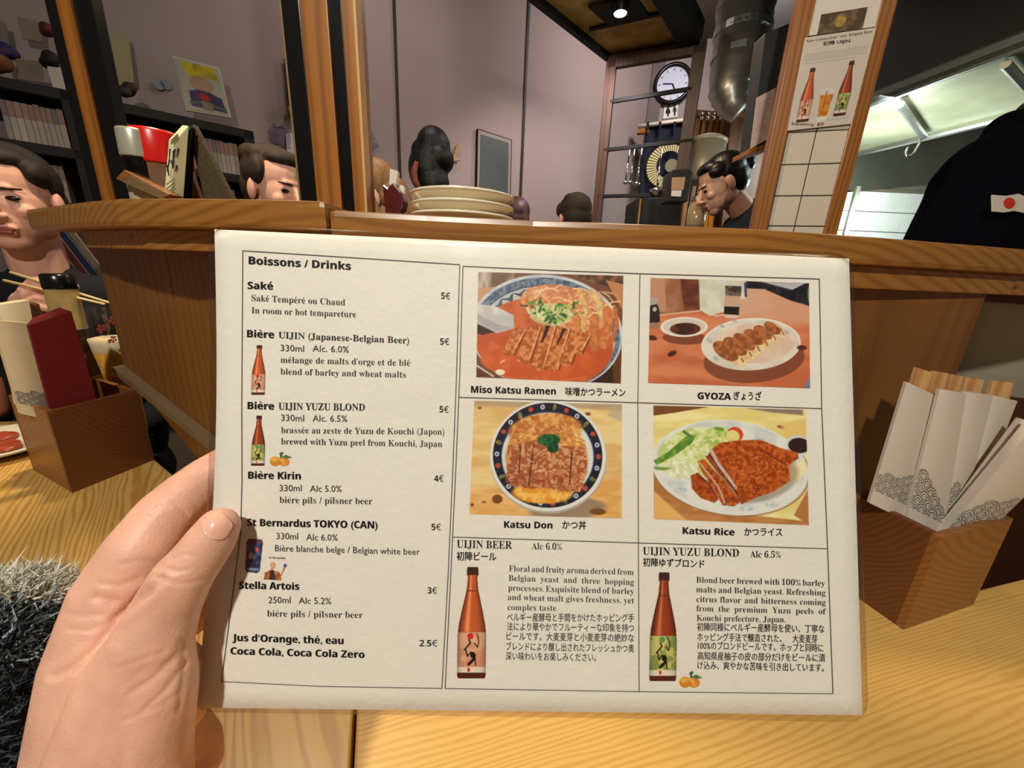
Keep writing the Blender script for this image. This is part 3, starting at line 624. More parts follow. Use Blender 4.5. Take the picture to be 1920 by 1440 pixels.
# ladles
def ladle(label, top, bot, dep, rb, grp='ladles hanging from the partition bar'):
    t = thing('ladle', label, 'ladle', PD(*bot, dep), grp)
    a, b = PD(*top, dep), PD(*bot, dep); obj('handle', *tube([a, a*.5+b*.5, b], [.005, .005, .006], 8), CHROME, t, smooth=True)
    obj('bowl', *lathe(b, [(rb*.2, -rb*.8), (rb*.7, -rb*.5), (rb, 0), (rb*.93, 0), (rb*.6, -rb*.4)], 20, capb=True, capt=True), CHROME, t, smooth=True)
ladle('leftmost small steel ladle hanging before the partition', (1181, 274), (1173, 341), 2.3, .018)
ladle('second small steel ladle from the left before the partition', (1190, 275), (1182, 341), 2.3, .018)
ladle('third small steel ladle, brightest handle, left of curtain', (1204, 274), (1194, 343), 2.3, .024)
ladle('long steel ladle with wide bowl hanging in front of curtain', (1241, 280), (1232, 355), 2.2, .042, None)
# wooden slatted rack, pot, cupboard right of partition
rk = thing('slatted_rack', 'slatted wooden rack with row of chrome pegs behind the cook', 'rack', PY(1345, 300, 2.7))
RKW = wood('rack_wood', (160, 110, 52), (122, 78, 32), rot=(0, math.radians(90), 0), freq=10)
RKD = mat('rack_gap', (46, 22, 8), rough=.8)
obj('gap_backing', *prism([PY(x, y, 2.75) for x, y in ((1302, 205), (1400, 214), (1385, 430), (1275, 430))], (0, .03, 0)), RKD, rk)
for k in range(7):
    x = 1311+k*11.5
    obj('slat', *prism([PY(x-4, 222, 2.72), PY(x+4, 222, 2.72), PY(x-8+4, 430, 2.72)*np.array([0, 1, 1])+PY(x+4, 222, 2.72)*np.array([1, 0, 0]), PY(x-8-4, 430, 2.72)*np.array([0, 1, 1])+PY(x-4, 222, 2.72)*np.array([1, 0, 0])], (0, .02, 0)), RKW, rk)
    if k < 6: obj('peg', *ellip(PY(x+5, 219, 2.68), (.012, .012, .02)), CHROME, rk, smooth=True)
obj('top_rail', *prism([PY(x, y, 2.7) for x, y in ((1302, 206), (1400, 212), (1399, 221), (1302, 216))], (0, .03, 0)), RKW, rk)
one('brown_cupboard', 'plain brown wooden cupboard behind the cook', 'cupboard', prism([PY(x, y, 2.6) for x, y in ((1370, 222), (1440, 215), (1420, 430), (1352, 430))], (0, .07, 0)), wood('cupboard_wood', (112, 62, 24), (84, 42, 14), rot=(0, math.radians(90), 0), freq=8), bevel=.004)
pt = thing('stock_pot', 'tall pale grey pot with rounded lid on the rear shelf', 'pot', PY(1318, 330, 2.5))
pc0 = PY(1316, 332, 2.5)
obj('pot_body', *lathe(pc0, [(.095, -.03), (.1, .0), (.1, .17)], 28), mat('pot_grey', (136, 128, 110), rough=.4, metal=.2), pt, smooth=True)
obj('lid', *lathe(pc0, [(.104, .17), (.104, .185), (.07, .205), (.01, .21)], 28), mat('pot_lid', (156, 148, 128), rough=.35), pt, smooth=True)
jr = thing('glass_jar', 'glass jar with amber contents on the counter before cook', 'jar', PY(1303, 420, 2.0))
jc = PY(1303, 420, 2.0)
obj('jar_body', *lathe(jc, [(.04, -.02), (.042, 0), (.042, .07), (.03, .09), (.03, .1)], 24), mat('jar_glass', (190, 176, 140), rough=.08, trans=.5, alpha=1), jr, smooth=True)
obj('jar_content', *lathe(jc, [(.034, -.015), (.036, .045)], 20), mat('jar_fill', (214, 170, 84), rough=.6), jr)
obj('lid', *lathe(jc, [(.034, .1), (.034, .118)], 24), STEEL, jr)
ob = thing('amber_box', 'crate coloured as if lit amber beside the glass jar', 'crate', PY(1325, 425, 2.1))
for k in range(3):
    x = 1312+k*9; obj('slat', *prism([PY(x, 396-k*1, 2.1), PY(x+7, 395-k, 2.1), PY(x+5, 440, 2.1), PY(x-2, 440, 2.1)], (0, .02, 0)), mat('lit_amber_wood', (250, 176, 56), rough=.5), ob)  # the lit look is put into the amber slat colour
obj('back', *prism([PY(1308, 394, 2.16), PY(1342, 390, 2.16), PY(1335, 440, 2.16), PY(1300, 440, 2.16)], (0, .02, 0)), mat('shaded_amber_wood', (170, 96, 20), rough=.5), ob)  # darker amber copy for the shaded back
# counter that carries the kitchen things
struct('trim_5', box((PY(1110, 440, 2.2)[0], 2.0, 0), (2.0, 3.1, PY(1303, 424, 2.0)[2]-.02)), mat('kitchen_counter', (60, 40, 24), rough=.6))
# ------------------------------------------------------------------ left wall: picture frame, shelf, books, papers
fm = thing('framed_picture', 'narrow framed grey-green picture on the mauve wall', 'picture', W1(927, 330, .02))
fq = [(897, 243), (959, 263), (955, 430), (893, 430)]
obj('frame', *prism([W1(x, y, .03) for x, y in fq], -W1N*.02), mat('pale_frame', (128, 120, 108), rough=.5), fm, bevel=.003)
obj('frame_edge', *prism([W1(x, y, .028) for x, y in ((896, 241), (960, 262), (956, 430), (892, 430))], -W1N*.02), BLACK, fm)
obj('picture', *prism([W1(x, y, .034) for x, y in ((902, 252), (954, 268), (950, 424), (898, 424))], -W1N*.002), mat('grey_green_print', (72, 78, 76), rough=.35, var=.25, vscale=1.2), fm)
SH = .26
def S(x, y, o=0): return W1(x, y, SH+o)
sf = thing('bookshelf', 'black wooden bookshelf along the wall full of paperbacks', 'bookshelf', S(200, 330)*np.array([1, 1, 0]))
def wseg(x0, x1, y0, thk):
    """horizontal shelf board from px (x0,y0): level in the room"""
    a = S(x0, y0); b = S(x1, y0+ (x1-x0)*.16); z = a[2]; return a, b, z
def plank(px0, px1, thk=.035):
    a = S(*px0); b = S(*px1); z = (a[2]+b[2])/2; a[2] = b[2] = z
    obj('shelf_board', *prism([a, b, b-(0, 0, thk), a-(0, 0, thk)], -W1N*SH), BLACK, sf, bevel=.003); return a, b
ext = lambda p, q, f: (p[0]-(q[0]-p[0])*f, p[1]-(q[1]-p[1])*f)
top = plank(ext((0, 152), (470, 231), .5), (473, 231)); mid = plank(ext((0, 264), (460, 320), .5), (468, 321)); 
low_z = mid[0][2]-(top[0][2]-mid[0][2])
def at_z(x, y, z, o=0):
    p = S(x, y, o); return np.array([p[0], p[1], z])
for z in (low_z, low_z-.33, low_z-.66):
    a = top[0].copy(); b = mid[1].copy(); a[2] = b[2] = z; obj('shelf_board', *prism([a, b, b-(0, 0, .035), a-(0, 0, .035)], -W1N*SH), BLACK, sf, bevel=.003)
for x in (-200, 143, 466):
    p = S(x, 250); p[2] = 0; t = W1D*.02
    obj('upright', *prism([p-t, p+t, p+t+(0, 0, top[0][2]), p-t+(0, 0, top[0][2])], -W1N*(SH-.002)), BLACK, sf, bevel=.002)
BK = []
for k in range(6):
    cw = [(150, 140, 130), (138, 126, 120), (160, 150, 136), (128, 124, 118), (150, 134, 132), (142, 140, 126)][k]
    BK.append((mat('book_spine_%d' % k, cw, rough=.6, var=.12, vscale=30), mat('book_top_band_%d' % k, [(128, 94, 92), (112, 92, 90), (134, 104, 98), (104, 84, 92), (130, 100, 84), (96, 92, 96)][k], rough=.6)))
def book_row(px0, px1, zb, h, grp, lab, gaps=0):
    a = S(*px0, -.05); b = S(*px1, -.05); L = np.linalg.norm((b-a)[:2]); s = 0; k = 0
    protos = {}
    while s < L-.014:
        w = random.choice((.013, .015, .017)); hh = h*random.choice((.97, 1, 1)); mi = random.randrange(6)
        p = a+W1D*s; p[2] = zb; key = (w, mi, hh)
        if key not in protos:
            t = thing('paperback_book', lab, 'book', p, grp)
            q0, q1 = p+W1D*.0006, p+W1D*(w-.0006)
            obj('cover', *prism([q0, q1, q1+(0, 0, hh), q0+(0, 0, hh)], -W1N*.115), BK[mi][0], t)
            obj('title_band', *prism([q0+W1N*.0008+(0, 0, hh*.62), q1+W1N*.0008+(0, 0, hh*.62), q1+W1N*.0008+(0, 0, hh*.985), q0+W1N*.0008+(0, 0, hh*.985)], -W1N*.0007), BK[mi][1], t)
            protos[key] = t
        else:
            t = copy_tree(protos[key]); t.location = tuple(p)
        s += w; k += 1
tb, mb = top[0][2], mid[0][2]
book_row((8, 230), (128, 240), mb+.001, (tb-mb)*.70, 'paperbacks on the upper shelf, left bay', 'pale paperback with pinkish top band, upper shelf left of the post')
book_row((232, 240), (444, 260), mb+.001, (tb-mb)*.70, 'paperbacks on the upper shelf, right bay', 'pale paperback with pinkish top band, upper shelf right of the post')
book_row((20, 330), (125, 340), low_z+.001, (tb-mb)*.68, 'paperbacks on the lower shelf, left bay', 'dim paperback on the lower shelf left of the post')
book_row((380, 340), (444, 350), low_z+.001, (tb-mb)*.68, 'paperbacks on the lower shelf, right bay', 'dim paperback on the lower shelf near its right end')
book_row((150, 430), (240, 440), low_z-.329, (tb-mb)*.68, 'paperbacks on the bottom shelf in view', 'dim paperback on the shelf behind the diner')
# things on top of the shelf
def sheet(name, label, cat, px, col, o=.06, grp=None):
    return one(name, label, cat, prism([S(x, y, -SH+o) for x, y in px], -W1N*.006), mat('sheet_%d_%d_%d' % col, col, rough=.7), grp)
sheet('paper_sheet', 'upper grey paper sheet standing above the bookshelf', 'paper', ((31, 30), (74, 42), (79, 79), (41, 71)), (120, 112, 98))
sheet('paper_sheet', 'lower pale paper sheet standing on the bookshelf beside the post', 'paper', ((88, 124), (124, 128), (134, 170), (99, 163)), (168, 160, 150), o=.2)
sheet('yellowed_sheet', 'tall yellowed paper sheet hanging right of the black post', 'paper', ((204, 53), (240, 66), (252, 154), (222, 160)), (150, 138, 104))
sheet('cardboard_sign', 'grey cardboard sign with faded print on the bookshelf', 'sign', ((28, 108), (78, 116), (82, 156), (34, 148)), (112, 102, 84), o=.15)
sheet('pale_card', 'pale card at the far left above the bookshelf', 'card', ((-12, 36), (10, 42), (18, 88), (-8, 82)), (110, 102, 92))
def lump(name, label, cat, x, y, r, col, o=.15, n=4, flat=.8):
    c = S(x, y, -SH+o); sh = [ellip(c+rng.uniform(-1, 1, 3)*r*.5, (r*.7, r*.6, r*.7*flat)) for _ in range(n)]
    return one(name, label, cat, blob(sh, r*.14, 3), mat(name+'_mat', col, rough=.7, var=.3, vscale=40), smooth=True)
lump('blue_toy', 'dark blue toy figure on the shelf top, far left', 'toy', 6, 96, .035, (36, 30, 74))
lump('orange_toy', 'orange-brown soft toy on the shelf top, far left', 'toy', 2, 122, .045, (110, 62, 30))
lump('red_toy', 'dark red doll beside the grey paper sheet', 'toy', 90, 58, .028, (90, 34, 34))
lump('black_toy', 'black furry toy above the pale paper sheet', 'toy', 94, 116, .036, (22, 18, 14))
lump('brown_toy', 'dark brown plush toy below the yellowed sheet', 'toy', 240, 168, .036, (40, 26, 16))
dp = thing('drawing_board', 'leaning white board with childlike painting in yellow, peach and purple', 'picture', S(380, 215, -SH+.15))
dq = [(321, 103), (411, 127), (434, 221), (349, 207)]
DB = lambda x, y, o=.15: S(x, y, -SH+o)
obj('board', *prism([DB(*p) for p in dq], -W1N*.012), mat('board_white', (172, 166, 150), rough=.6), dp, bevel=.001)
P = Pic(0, 0, 90, 100, 110, 122, (150, 146, 134))
P.put(P.poly([(12, 4), (80, 2), (84, 30), (60, 26), (40, 36), (20, 30)]), (176, 160, 16), (140, 126, 20), 10, 2)
P.put(P.ell(45, 44, 24, 17), (150, 120, 96)); P.put(P.poly([(14, 62), (34, 56), (60, 58), (80, 66), (86, 96), (12, 92)]), (58, 44, 84), (44, 34, 66), 9, 5)
P.put(P.ell(44, 70, 12, 8), (140, 30, 34)); P.put(P.line([(10, 86), (40, 80), (84, 90)], 4), (60, 96, 70)); P.put(P.poly([(34, 78), (58, 80), (56, 98), (34, 96)]), (110, 100, 80))
raster('painting', quadgrid([(325, 107), (409, 130), (431, 217), (352, 204)], 110, 122, lambda x, y: DB(x, y, .152)), P.I, None, PRINT, dp)
sg = thing('round_stickers', 'two small pale round stickers on the wall beside the drawing', 'stickers', S(305, 160, -SH+.01))
for x in (298, 312):
    c0 = S(x, 159, -SH+.008); obj('sticker', *lathe(c0, [(.02, 0), (.02, .003)], 20, axis=W1N), mat('sticker_grey', (120, 124, 134), rough=.5), sg)
tw_ = thing('dried_twig', 'dried twig ornament on wall beside the black-haired guest', 'ornament', W1(850, 292, .03))
for pts_ in (((838, 282), (845, 290), (850, 300)), ((860, 270), (855, 283), (850, 300)), ((840, 300), (850, 300), (862, 300)), ((838, 290), (846, 296))):
    obj('twig', *tube([W1(x, y, .03) for x, y in pts_], .009, 6), mat('dry_yellow', (170, 140, 84), rough=.8), tw_)
for x_, y_, nm in ((520, 255, 'left'), (688, 266, 'right')):
    V, Fc = ellip(W1(x_, y_, .03), (.06, .01, .05), seg=7, rings=4); V = [np.array(v)+rng.uniform(-.02, .02, 3) for v in V]
    one('plastic_wrap', 'crumpled clear plastic wrap on the wall, %s of the double post' % nm, 'wrap', (V, Fc), film('clear_wrap', (.85, .85, .95), .1, .2))
one('wall_note', 'pale note stuck on the wall above the dark-haired man', 'note', prism([W1(x, y, .012) for x, y in ((536, 250), (560, 250), (562, 296), (538, 292))], -W1N*.004), PAPER)
wh = thing('wall_tassel', 'dark hanging tassel with yellow end left of the double post', 'tassel', W1(540, 160, .02))
obj('strip', *prism([W1(x, y, .02) for x, y in ((532, 110), (538, 110), (547, 205), (540, 205))], -W1N*.006), BLACK, wh)
obj('tip', *ellip(W1(546, 211, .03), (.02, .02, .03)), mat('tassel_yellow', (140, 124, 60), rough=.7), wh, smooth=True)
# ------------------------------------------------------------------ the menu
MC = np.array([.0133, .157, 1.0633]); MN = np.array([-.023, .9472, -.3197]); MN /= np.linalg.norm(MN)
def MS(x, y, off=0.0):
    d = ray(x, y); t = ((MC-CAM)@MN)/(d@MN); t *= 1-.018*math.sin(math.pi*min(1, max(0, (x-370)/1250)))
    return CAM+d*(t-off/(d@MN))
_tc = {}
ACC = {'é': ('e', 1), 'è': ('e', -1), 'à': ('a', -1)}
def raw_glyphs(body, off):
    c = bpy.data.curves.new('t', 'FONT'); c.body = body; c.size = 1; c.resolution_u = 2; c.offset = off
    o = bpy.data.objects.new('t', c); COL.objects.link(o); dg = bpy.context.evaluated_depsgraph_get(); dg.update(); ev = o.evaluated_get(dg); m = ev.to_mesh()
    co = np.empty(len(m.vertices)*3); m.vertices.foreach_get('co', co); co = co.reshape(-1, 3)[:, :2].copy(); F_ = [tuple(p.vertices) for p in m.polygons]
    ev.to_mesh_clear(); bpy.data.objects.remove(o); bpy.data.curves.remove(c); return co, F_
def glyphs(s, style):
    k = (s, style)
    if k in _tc: return _tc[k]
    off = {'blk': .0, 'sans': .003, 'sansb': .0, 'ser': -.005, 'serb': .0, 'cjk': .0, 'cjkb': .0}[style]
    b0 = {'ser': (0x1D400, 0x1D41A, 0x1D7CE), 'serb': (0x1D400, 0x1D41A, 0x1D7CE), 'blk': (0x1D5D4, 0x1D5EE, 0x1D7EC), 'sansb': (0x1D5D4, 0x1D5EE, 0x1D7EC)}.get(style)
    acc = []
    if b0:
        base = ''.join(ACC[c][0] if c in ACC else c for c in s); acc = [(i, ACC[c][1]) for i, c in enumerate(s) if c in ACC]
        mp_ = lambda t: ''.join(chr(b0[0]+ord(c)-65) if 'A' <= c <= 'Z' else chr(b0[1]+ord(c)-97) if 'a' <= c <= 'z' else chr(b0[2]+ord(c)-48) if '0' <= c <= '9' else c for c in t)
        co, F_ = raw_glyphs(mp_(base), off)
        for i, sg in acc:
            a = raw_glyphs(mp_(base[:i+1]), off)[0][:, 0].max(); e = raw_glyphs(mp_(base[i]), off)[0]; w = e[:, 0].max()-e[:, 0].min(); xh = e[:, 1].max(); cx = a-w/2; t = .055 if style == 'blk' else .035
            q = np.array([(cx-sg*.10, xh+.07), (cx-sg*.10+t*1.4, xh+.07), (cx+sg*.07+t*1.6, xh+.24), (cx+sg*.07-t*.4, xh+.24)]); n = len(co); co = np.r_[co, q]; F_ = F_+[(n, n+1, n+2, n+3)]
    else:
        co, F_ = raw_glyphs(s, off)
        if style.startswith('cjk'):
            d = .022 if style == 'cjkb' else .013; n = len(co); co = np.r_[co+(d, 0), co-(d, 0), co+(0, d)]; F_ = F_+[tuple(i+n for i in f) for f in F_]+[tuple(i+2*n for i in f) for f in F_]
    if style == 'blk':
        n = len(co); co = np.r_[co+(.02, 0), co-(.02, 0), co+(0, .008)]; F_ = F_+[tuple(i+n for i in f) for f in F_]+[tuple(i+2*n for i in f) for f in F_]
    _tc[k] = (co, F_); return _tc[k]
def capheight(style): return glyphs('H', style)[0][:, 1].max()
def TX(out, s, x0, y0, x1, y1, cap, style, f, just=False, upv=(.0, -1)):
    """set a line of type between two points of its baseline"""
    L = math.hypot(x1-x0, y1-y0); d = np.array([(x1-x0)/L, (y1-y0)/L]); u = np.array([upv[0], upv[1]])
    if style.startswith('cjk'): ky = cap/.80
    else: ky = cap/capheight(style)
    if just and ' ' in s.strip():
        words = s.split(); g = [glyphs(w, style) for w in words]; ws = [q[0][:, 0].max()-q[0][:, 0].min() for q in g]
        kx = min(ky*.97, (L-(len(words)-1)*ky*.22)/sum(ws)); gap = (L-sum(ws)*kx)/(len(words)-1); pos = 0; items = []
        for (co, F_), w in zip(g, ws): items.append((co, F_, pos-co[:, 0].min()*kx, kx)); pos += w*kx+gap
    else:
        co, F_ = glyphs(s, style); a, b = co[:, 0].min(), co[:, 0].max(); kx = L/(b-a); items = [(co, F_, -a*kx, kx)]
    for co, F_, o, kx in items:
        n = len(out[0]); sh = -.25 if style.startswith('cjk') else 0
        for X, Y in co:
            p = np.array([x0, y0])+d*(o+X*kx)+u*((Y+(.08 if style.startswith('cjk') else 0))*ky); out[0].append(f(p[0], p[1]))
        out[1].extend(tuple(i+n for i in q) for q in F_)
menu = thing('menu_card', 'laminated drinks and food menu card held up in the hand', 'menu', MC)
PXP = [(402, 430), (1592, 485), (1617, 1341), (367, 1327)]
def MW(u, v, g=0):
    """point of the card outline in u,v; g widens it to the plastic pouch"""
    P4 = np.array(PXP, float)+np.array([(-12, -11), (8, -10), (12, 13), (-11, 8)])*g
    p = (1-u)*(1-v)*P4[0]+u*(1-v)*P4[1]+u*v*P4[2]+(1-u)*v*P4[3]
    p = p+np.array([1, 0])*(1-u)**3*20*math.sin(math.pi*min(1, v*1.0))**1.0*(1 if v < 1 else 0)*(.9)
    return p
def sheetgrid(nu, nv, g, off0, off1, corner=0):
    V = []; Fc = []
    us = np.linspace(0, 1, nu); vs = np.linspace(0, 1, nv)
    for off in (off0, off1):
        for v in vs:
            for u in us:
                uu, vv = u, v
                if corner:
                    cu, cv = corner, corner*1.4
                    du = max(0, cu-u, u-1+cu)/cu; dv = max(0, cv-v, v-1+cv)/cv
                    if du > 0 and dv > 0:
                        r = max(du, dv); l = math.hypot(du, dv)
                        k = r/l; uu = (cu-du*k*cu) if u < .5 else 1-cu+du*k*cu; vv = (cv-dv*k*cv) if v < .5 else 1-cv+dv*k*cv
                V.append(MS(*MW(uu, vv, g), off))
    n = nu*nv
    for j in range(nv-1):
        for i in range(nu-1):
            a = j*nu+i; Fc.append((a, a+1, a+nu+1, a+nu)); Fc.append((n+a, n+a+nu, n+a+nu+1, n+a+1))
    ring = [i for i in range(nu)]+[j*nu+nu-1 for j in range(1, nv)]+[(nv-1)*nu+i for i in range(nu-2, -1, -1)]+[j*nu for j in range(nv-2, 0, -1)]
    for k in range(len(ring)): a, b = ring[k], ring[(k+1) % len(ring)]; Fc.append((a, b, n+b, n+a))
    return V, Fc
CARD = mat('card_paper', (226, 222, 214), rough=.6, var=.015, vscale=60, bump=.15, bscale=300)
obj('paper_sheet', *sheetgrid(41, 29, 0, -.0004, 0), CARD, menu, smooth=True)
obj('plastic_pouch', *sheetgrid(61, 45, 1, .0007, .0009, .03), film('laminate', (.985, .98, .97), .16, .03), menu, smooth=True)
obj('pouch_back', *sheetgrid(61, 45, 1, -.0010, -.0008, .03), film('laminate_back', (.9, .86, .86), .2, .04), menu, smooth=True)
INK = mat('black_ink', (26, 22, 24), rough=.55, var=.02); INKG = mat('grey_ink', (62, 56, 54), rough=.55, var=.02); LINEM = mat('rule_ink', (84, 78, 74), rough=.6, var=.02)
o1 = lambda x, y: MS(x, y, .00022)
def rule(pts, w=1.7):
    out = ([], [])
    for (xa, ya), (xb, yb) in zip(pts[:-1], pts[1:]):
        n = max(1, int(math.hypot(xb-xa, yb-ya)/40)); L = math.hypot(xb-xa, yb-ya); nx, ny = -(yb-ya)/L*w/2, (xb-xa)/L*w/2
        for k in range(n):
            p = [(xa+(xb-xa)*f, ya+(yb-ya)*f) for f in (k/n, (k+1)/n)]; b = len(out[0])
            out[0].extend([o1(p[0][0]-nx, p[0][1]-ny), o1(p[1][0]-nx, p[1][1]-ny), o1(p[1][0]+nx, p[1][1]+ny), o1(p[0][0]+nx, p[0][1]+ny)]); out[1].append((b, b+1, b+2, b+3))
    return out
for pts in ([(455, 470), (660, 483), (862, 496)], [(455, 470), (453, 760), (453.5, 900), (451, 1000), (435, 1124), (415, 1278)], [(862, 496), (856, 700), (849, 880), (840, 1080), (828.5, 1291)], [(415, 1278), (600, 1287), (828.5, 1291)],
            [(868, 499), (1040, 507), (1200, 513), (1400, 519), (1536.5, 523)], [(868, 499), (862, 700), (855, 870), (845, 1080), (834.5, 1291)], [(1536.5, 523), (1541, 766), (1552, 1029), (1562, 1301)], [(834.5, 1291), (1199, 1297), (1562, 1301)],
            [(1200, 513), (1196, 755), (1197, 1018), (1198.5, 1297)], [(861, 745), (1196, 755), (1541, 766)], [(849, 1007), (1197, 1018), (1552, 1029)]):
    obj('ruled_line', *rule(pts), LINEM, menu)
DR = [("Boissons / Drinks", 466, 495, 658, 506, 14.5, 'blk'), ("Saké", 464, 541.5, 512, 543, 13.5, 'blk'), ("Bière", 463, 632, 514, 634, 13.5, 'blk'), ("Bière", 464, 767, 514, 768, 13.5, 'blk'),
      ("Bière Kirin", 465, 897.5, 564, 899, 13.5, 'blk'), ("St Bernardus TOKYO (CAN)", 463, 986, 708, 991, 13.5, 'blk'), ("Stella Artois", 448, 1104, 561, 1106, 13.5, 'blk'), ("Jus d’Orange, thé, eau", 435.7, 1202, 644, 1208, 13.5, 'blk'), ("Coca Cola, Coca Cola Zero", 432, 1227, 683.6, 1234, 13.5, 'blk'),
      ("UIJIN (Japanese-Belgian Beer)", 522, 634, 767, 644, 12, 'serb'), ("UIJIN YUZU BLOND", 522, 768, 684, 770, 13, 'serb')]
PRC = [("5€", 827, 560, 844, 561), ("5€", 825, 646, 842, 646.5), ("5€", 824, 773, 841, 774), ("4€", 814, 903, 831.5, 903), ("5€", 809, 994, 826.5, 994), ("3€", 801.6, 1113, 819, 1113), ("2.5€", 786.5, 1212, 820, 1212)]
DS = [("Saké Tempéré ou Chaud", 471.5, 564, 647, 572.5, 11.5, 'ser'), ("In room or hot tempareture", 471.5, 587, 667.5, 595, 11.5, 'ser'), ("330ml", 526, 658, 570, 659.5, 12, 'sans'), ("Alc. 6.0%", 586, 659, 654, 661, 12, 'sans'),
      ("mélange de malts d'orge et de blé", 526, 680, 769, 686, 11.5, 'ser'), ("blend of barley and wheat malts", 526, 702, 761, 708, 11.5, 'ser'), ("330ml", 527, 789, 570, 790, 12, 'sans'), ("Alc. 6.5%", 586, 790, 651, 791, 12, 'sans'),
      ("brassée au zeste de Yuzu de Kouchi (Japon)", 527, 812, 833, 815, 11.5, 'ser'), ("brewed with Yuzu peel from Kouchi, Japan", 527, 833, 829, 838, 11.5, 'ser'), ("330ml", 524, 921, 565.5, 921, 12, 'sans'), ("Alc 5.0%", 581, 922, 640.5, 922.5, 12, 'sans'),
      ("bière pils / pilsner beer", 524, 943, 698, 945.5, 12, 'ser'), ("330ml", 518, 1011, 558.6, 1011.5, 12, 'sans'), ("Alc 6.0%", 574, 1013, 633, 1014, 12, 'sans'), ("Bière blanche belge / Belgian white beer", 515.5, 1033.5, 787, 1040.5, 12, 'sans'),
      ("250ml", 503, 1131, 544.7, 1131, 12, 'sans'), ("Alc 5.2%", 560, 1132, 621, 1133, 12, 'sans'), ("bière pils / pilsner beer", 500.6, 1156, 680, 1159, 12, 'ser')]
CP = [("Miso Katsu Ramen", 883, 736, 1042.5, 739.6, 12.5, 'blk'), ("味噌かつラーメン", 1060, 742, 1173, 744, 14, 'cjkb'), ("Katsu Don", 945, 989.5, 1036, 991, 12.5, 'blk'), ("かつ丼", 1054, 992, 1099.5, 993, 14, 'cjkb'),
      ("GYOZA", 1308, 748, 1371, 749.6, 12.5, 'blk'), ("ぎょうざ", 1375.6, 750, 1428, 751, 14, 'cjkb'), ("Katsu Rice", 1280, 1001, 1377.5, 1004, 12.5, 'blk'), ("かつライス", 1395.5, 1005, 1467, 1006, 14, 'cjkb')]
B1 = [("Floral and fruity aroma derived from", 954.4, 1071, 1188, 1078), ("Belgian yeast and three hopping", 953.6, 1089, 1189, 1097), ("processes. Exquisite blend of barley", 953, 1107.4, 1189, 1114), ("and wheat malt gives freshness, yet", 952, 1125, 1189, 1131.4), ("complex taste.", 951.5, 1144, 1046, 1145.5)]
J1 = [("ベルギー産酵母と手間をかけたホッピング手", 950.7, 1165, 1189, 1166.5), ("法により華やかでフルーティーな印象を持つ", 950.5, 1182.5, 1189, 1185.4), ("ビールです。大麦麦芽と小麦麦芽の絶妙な", 949.5, 1200.5, 1189, 1204), ("ブレンドにより醸し出されたフレッシュかつ奥", 949, 1219.4, 1189, 1223.8), ("深い味わいをお楽しみください。", 948, 1237.7, 1117.7, 1240.6)]
B2 = [("Blond beer brewed with 100% barley", 1305.6, 1092.4, 1547, 1099), ("malts and Belgian yeast. Refreshing", 1305.6, 1110.5, 1548, 1116.7), ("citrus flavor and bitterness coming", 1306, 1128.6, 1548.5, 1135), ("from the premium Yuzu peels of", 1306, 1146, 1548.8, 1152), ("Kouchi prefecture, Japan.", 1306.4, 1164, 1473, 1167)]
J2 = [("初陣同様にベルギー産酵母を使い、丁寧な", 1307, 1183, 1546, 1187), ("ホッピング手法で醸造された、　大麦麦芽", 1307.5, 1201.7, 1533, 1206), ("100%のブロンドビールです。ホップと同時に", 1308.6, 1218, 1544, 1223), ("高知県産柚子の皮の部分だけをビールに漬", 1308, 1237.4, 1547.5, 1241.5), ("け込み、爽やかな苦味を引き出しています。", 1308, 1255, 1545, 1260)]
T = lambda: ([], [])
for nm, rows, mm_ in (('drink_names', DR, INK), ('drink_details', DS, INKG), ('photo_captions', CP, INK)):
    for r in rows: out = T(); TX(out, *r, o1); obj('lettering', *out, mm_, menu)
for r in PRC: out = T(); TX(out, *r, 12, 'sansb', o1); obj('price', *out, INK, menu)
for r in (("UIJIN BEER", 856.5, 1027, 960, 1029, 14.5, 'serb'), ("Alc 6.0%", 996.7, 1030, 1053.8, 1031, 12, 'ser'), ("初陣ビール", 856, 1051, 930.6, 1052, 14.5, 'cjkb'), ("UIJIN YUZU BLOND", 1205.4, 1040, 1386, 1044, 14.5, 'serb'), ("Alc 6.5%", 1406.6, 1045, 1464, 1046, 12, 'ser'), ("初陣ゆずブロンド", 1205.4, 1062, 1321, 1065.5, 14, 'cjkb')):
    out = T(); TX(out, *r, o1); obj('lettering', *out, INK, menu)
for rows in (B1, B2):
    for k, r in enumerate(rows): out = T(); TX(out, *r, 11, 'ser', o1, just=k < 4); obj('lettering', *out, INKG, menu)
for rows in (J1, J2):
    for r in rows: out = T(); TX(out, *r, 13.5, 'cjk', o1); obj('lettering', *out, INKG, menu)
# ---- food pictures
o2 = lambda x, y: MS(x, y, .00015)
def inner(P, cx, cy, rx, ry): return np.sqrt(((P.X-cx)/rx)**2+((P.Y-cy)/ry)**2)
# ramen
P = Pic(150, 75, 728, 562, 272, 206, (116, 74, 52))
P.put(P.poly([(150, 70), (330, 70), (330, 150), (150, 170)]), (190, 176, 162), (110, 76, 60), 60, 3, ax=.3); P.put(P.poly([(150, 160), (260, 150), (230, 240), (150, 260)]), (196, 150, 110))
P.put(P.poly([(600, 70), (880, 70), (880, 150), (700, 110)]), (70, 46, 36), (140, 96, 70), 40, 9); P.put(P.poly([(790, 100), (880, 120), (880, 260)]), (186, 130, 86))
P.put(P.poly([(560, 640), (880, 380), (880, 640)]), (58, 34, 26)); P.put(P.poly([(835, 470), (880, 430), (880, 640), (840, 640)]), (96, 56, 34))
P.put(P.ell(497, 385, 385, 305, 4), (208, 208, 208), (176, 184, 196), 60, 2); P.put(P.ell(497, 390, 372, 294, 4), (64, 84, 116), (120, 134, 150), 14, 5)
th = np.arctan2(P.Y-400, P.X-497); r_ = inner(P, 492, 405, 350, 272)
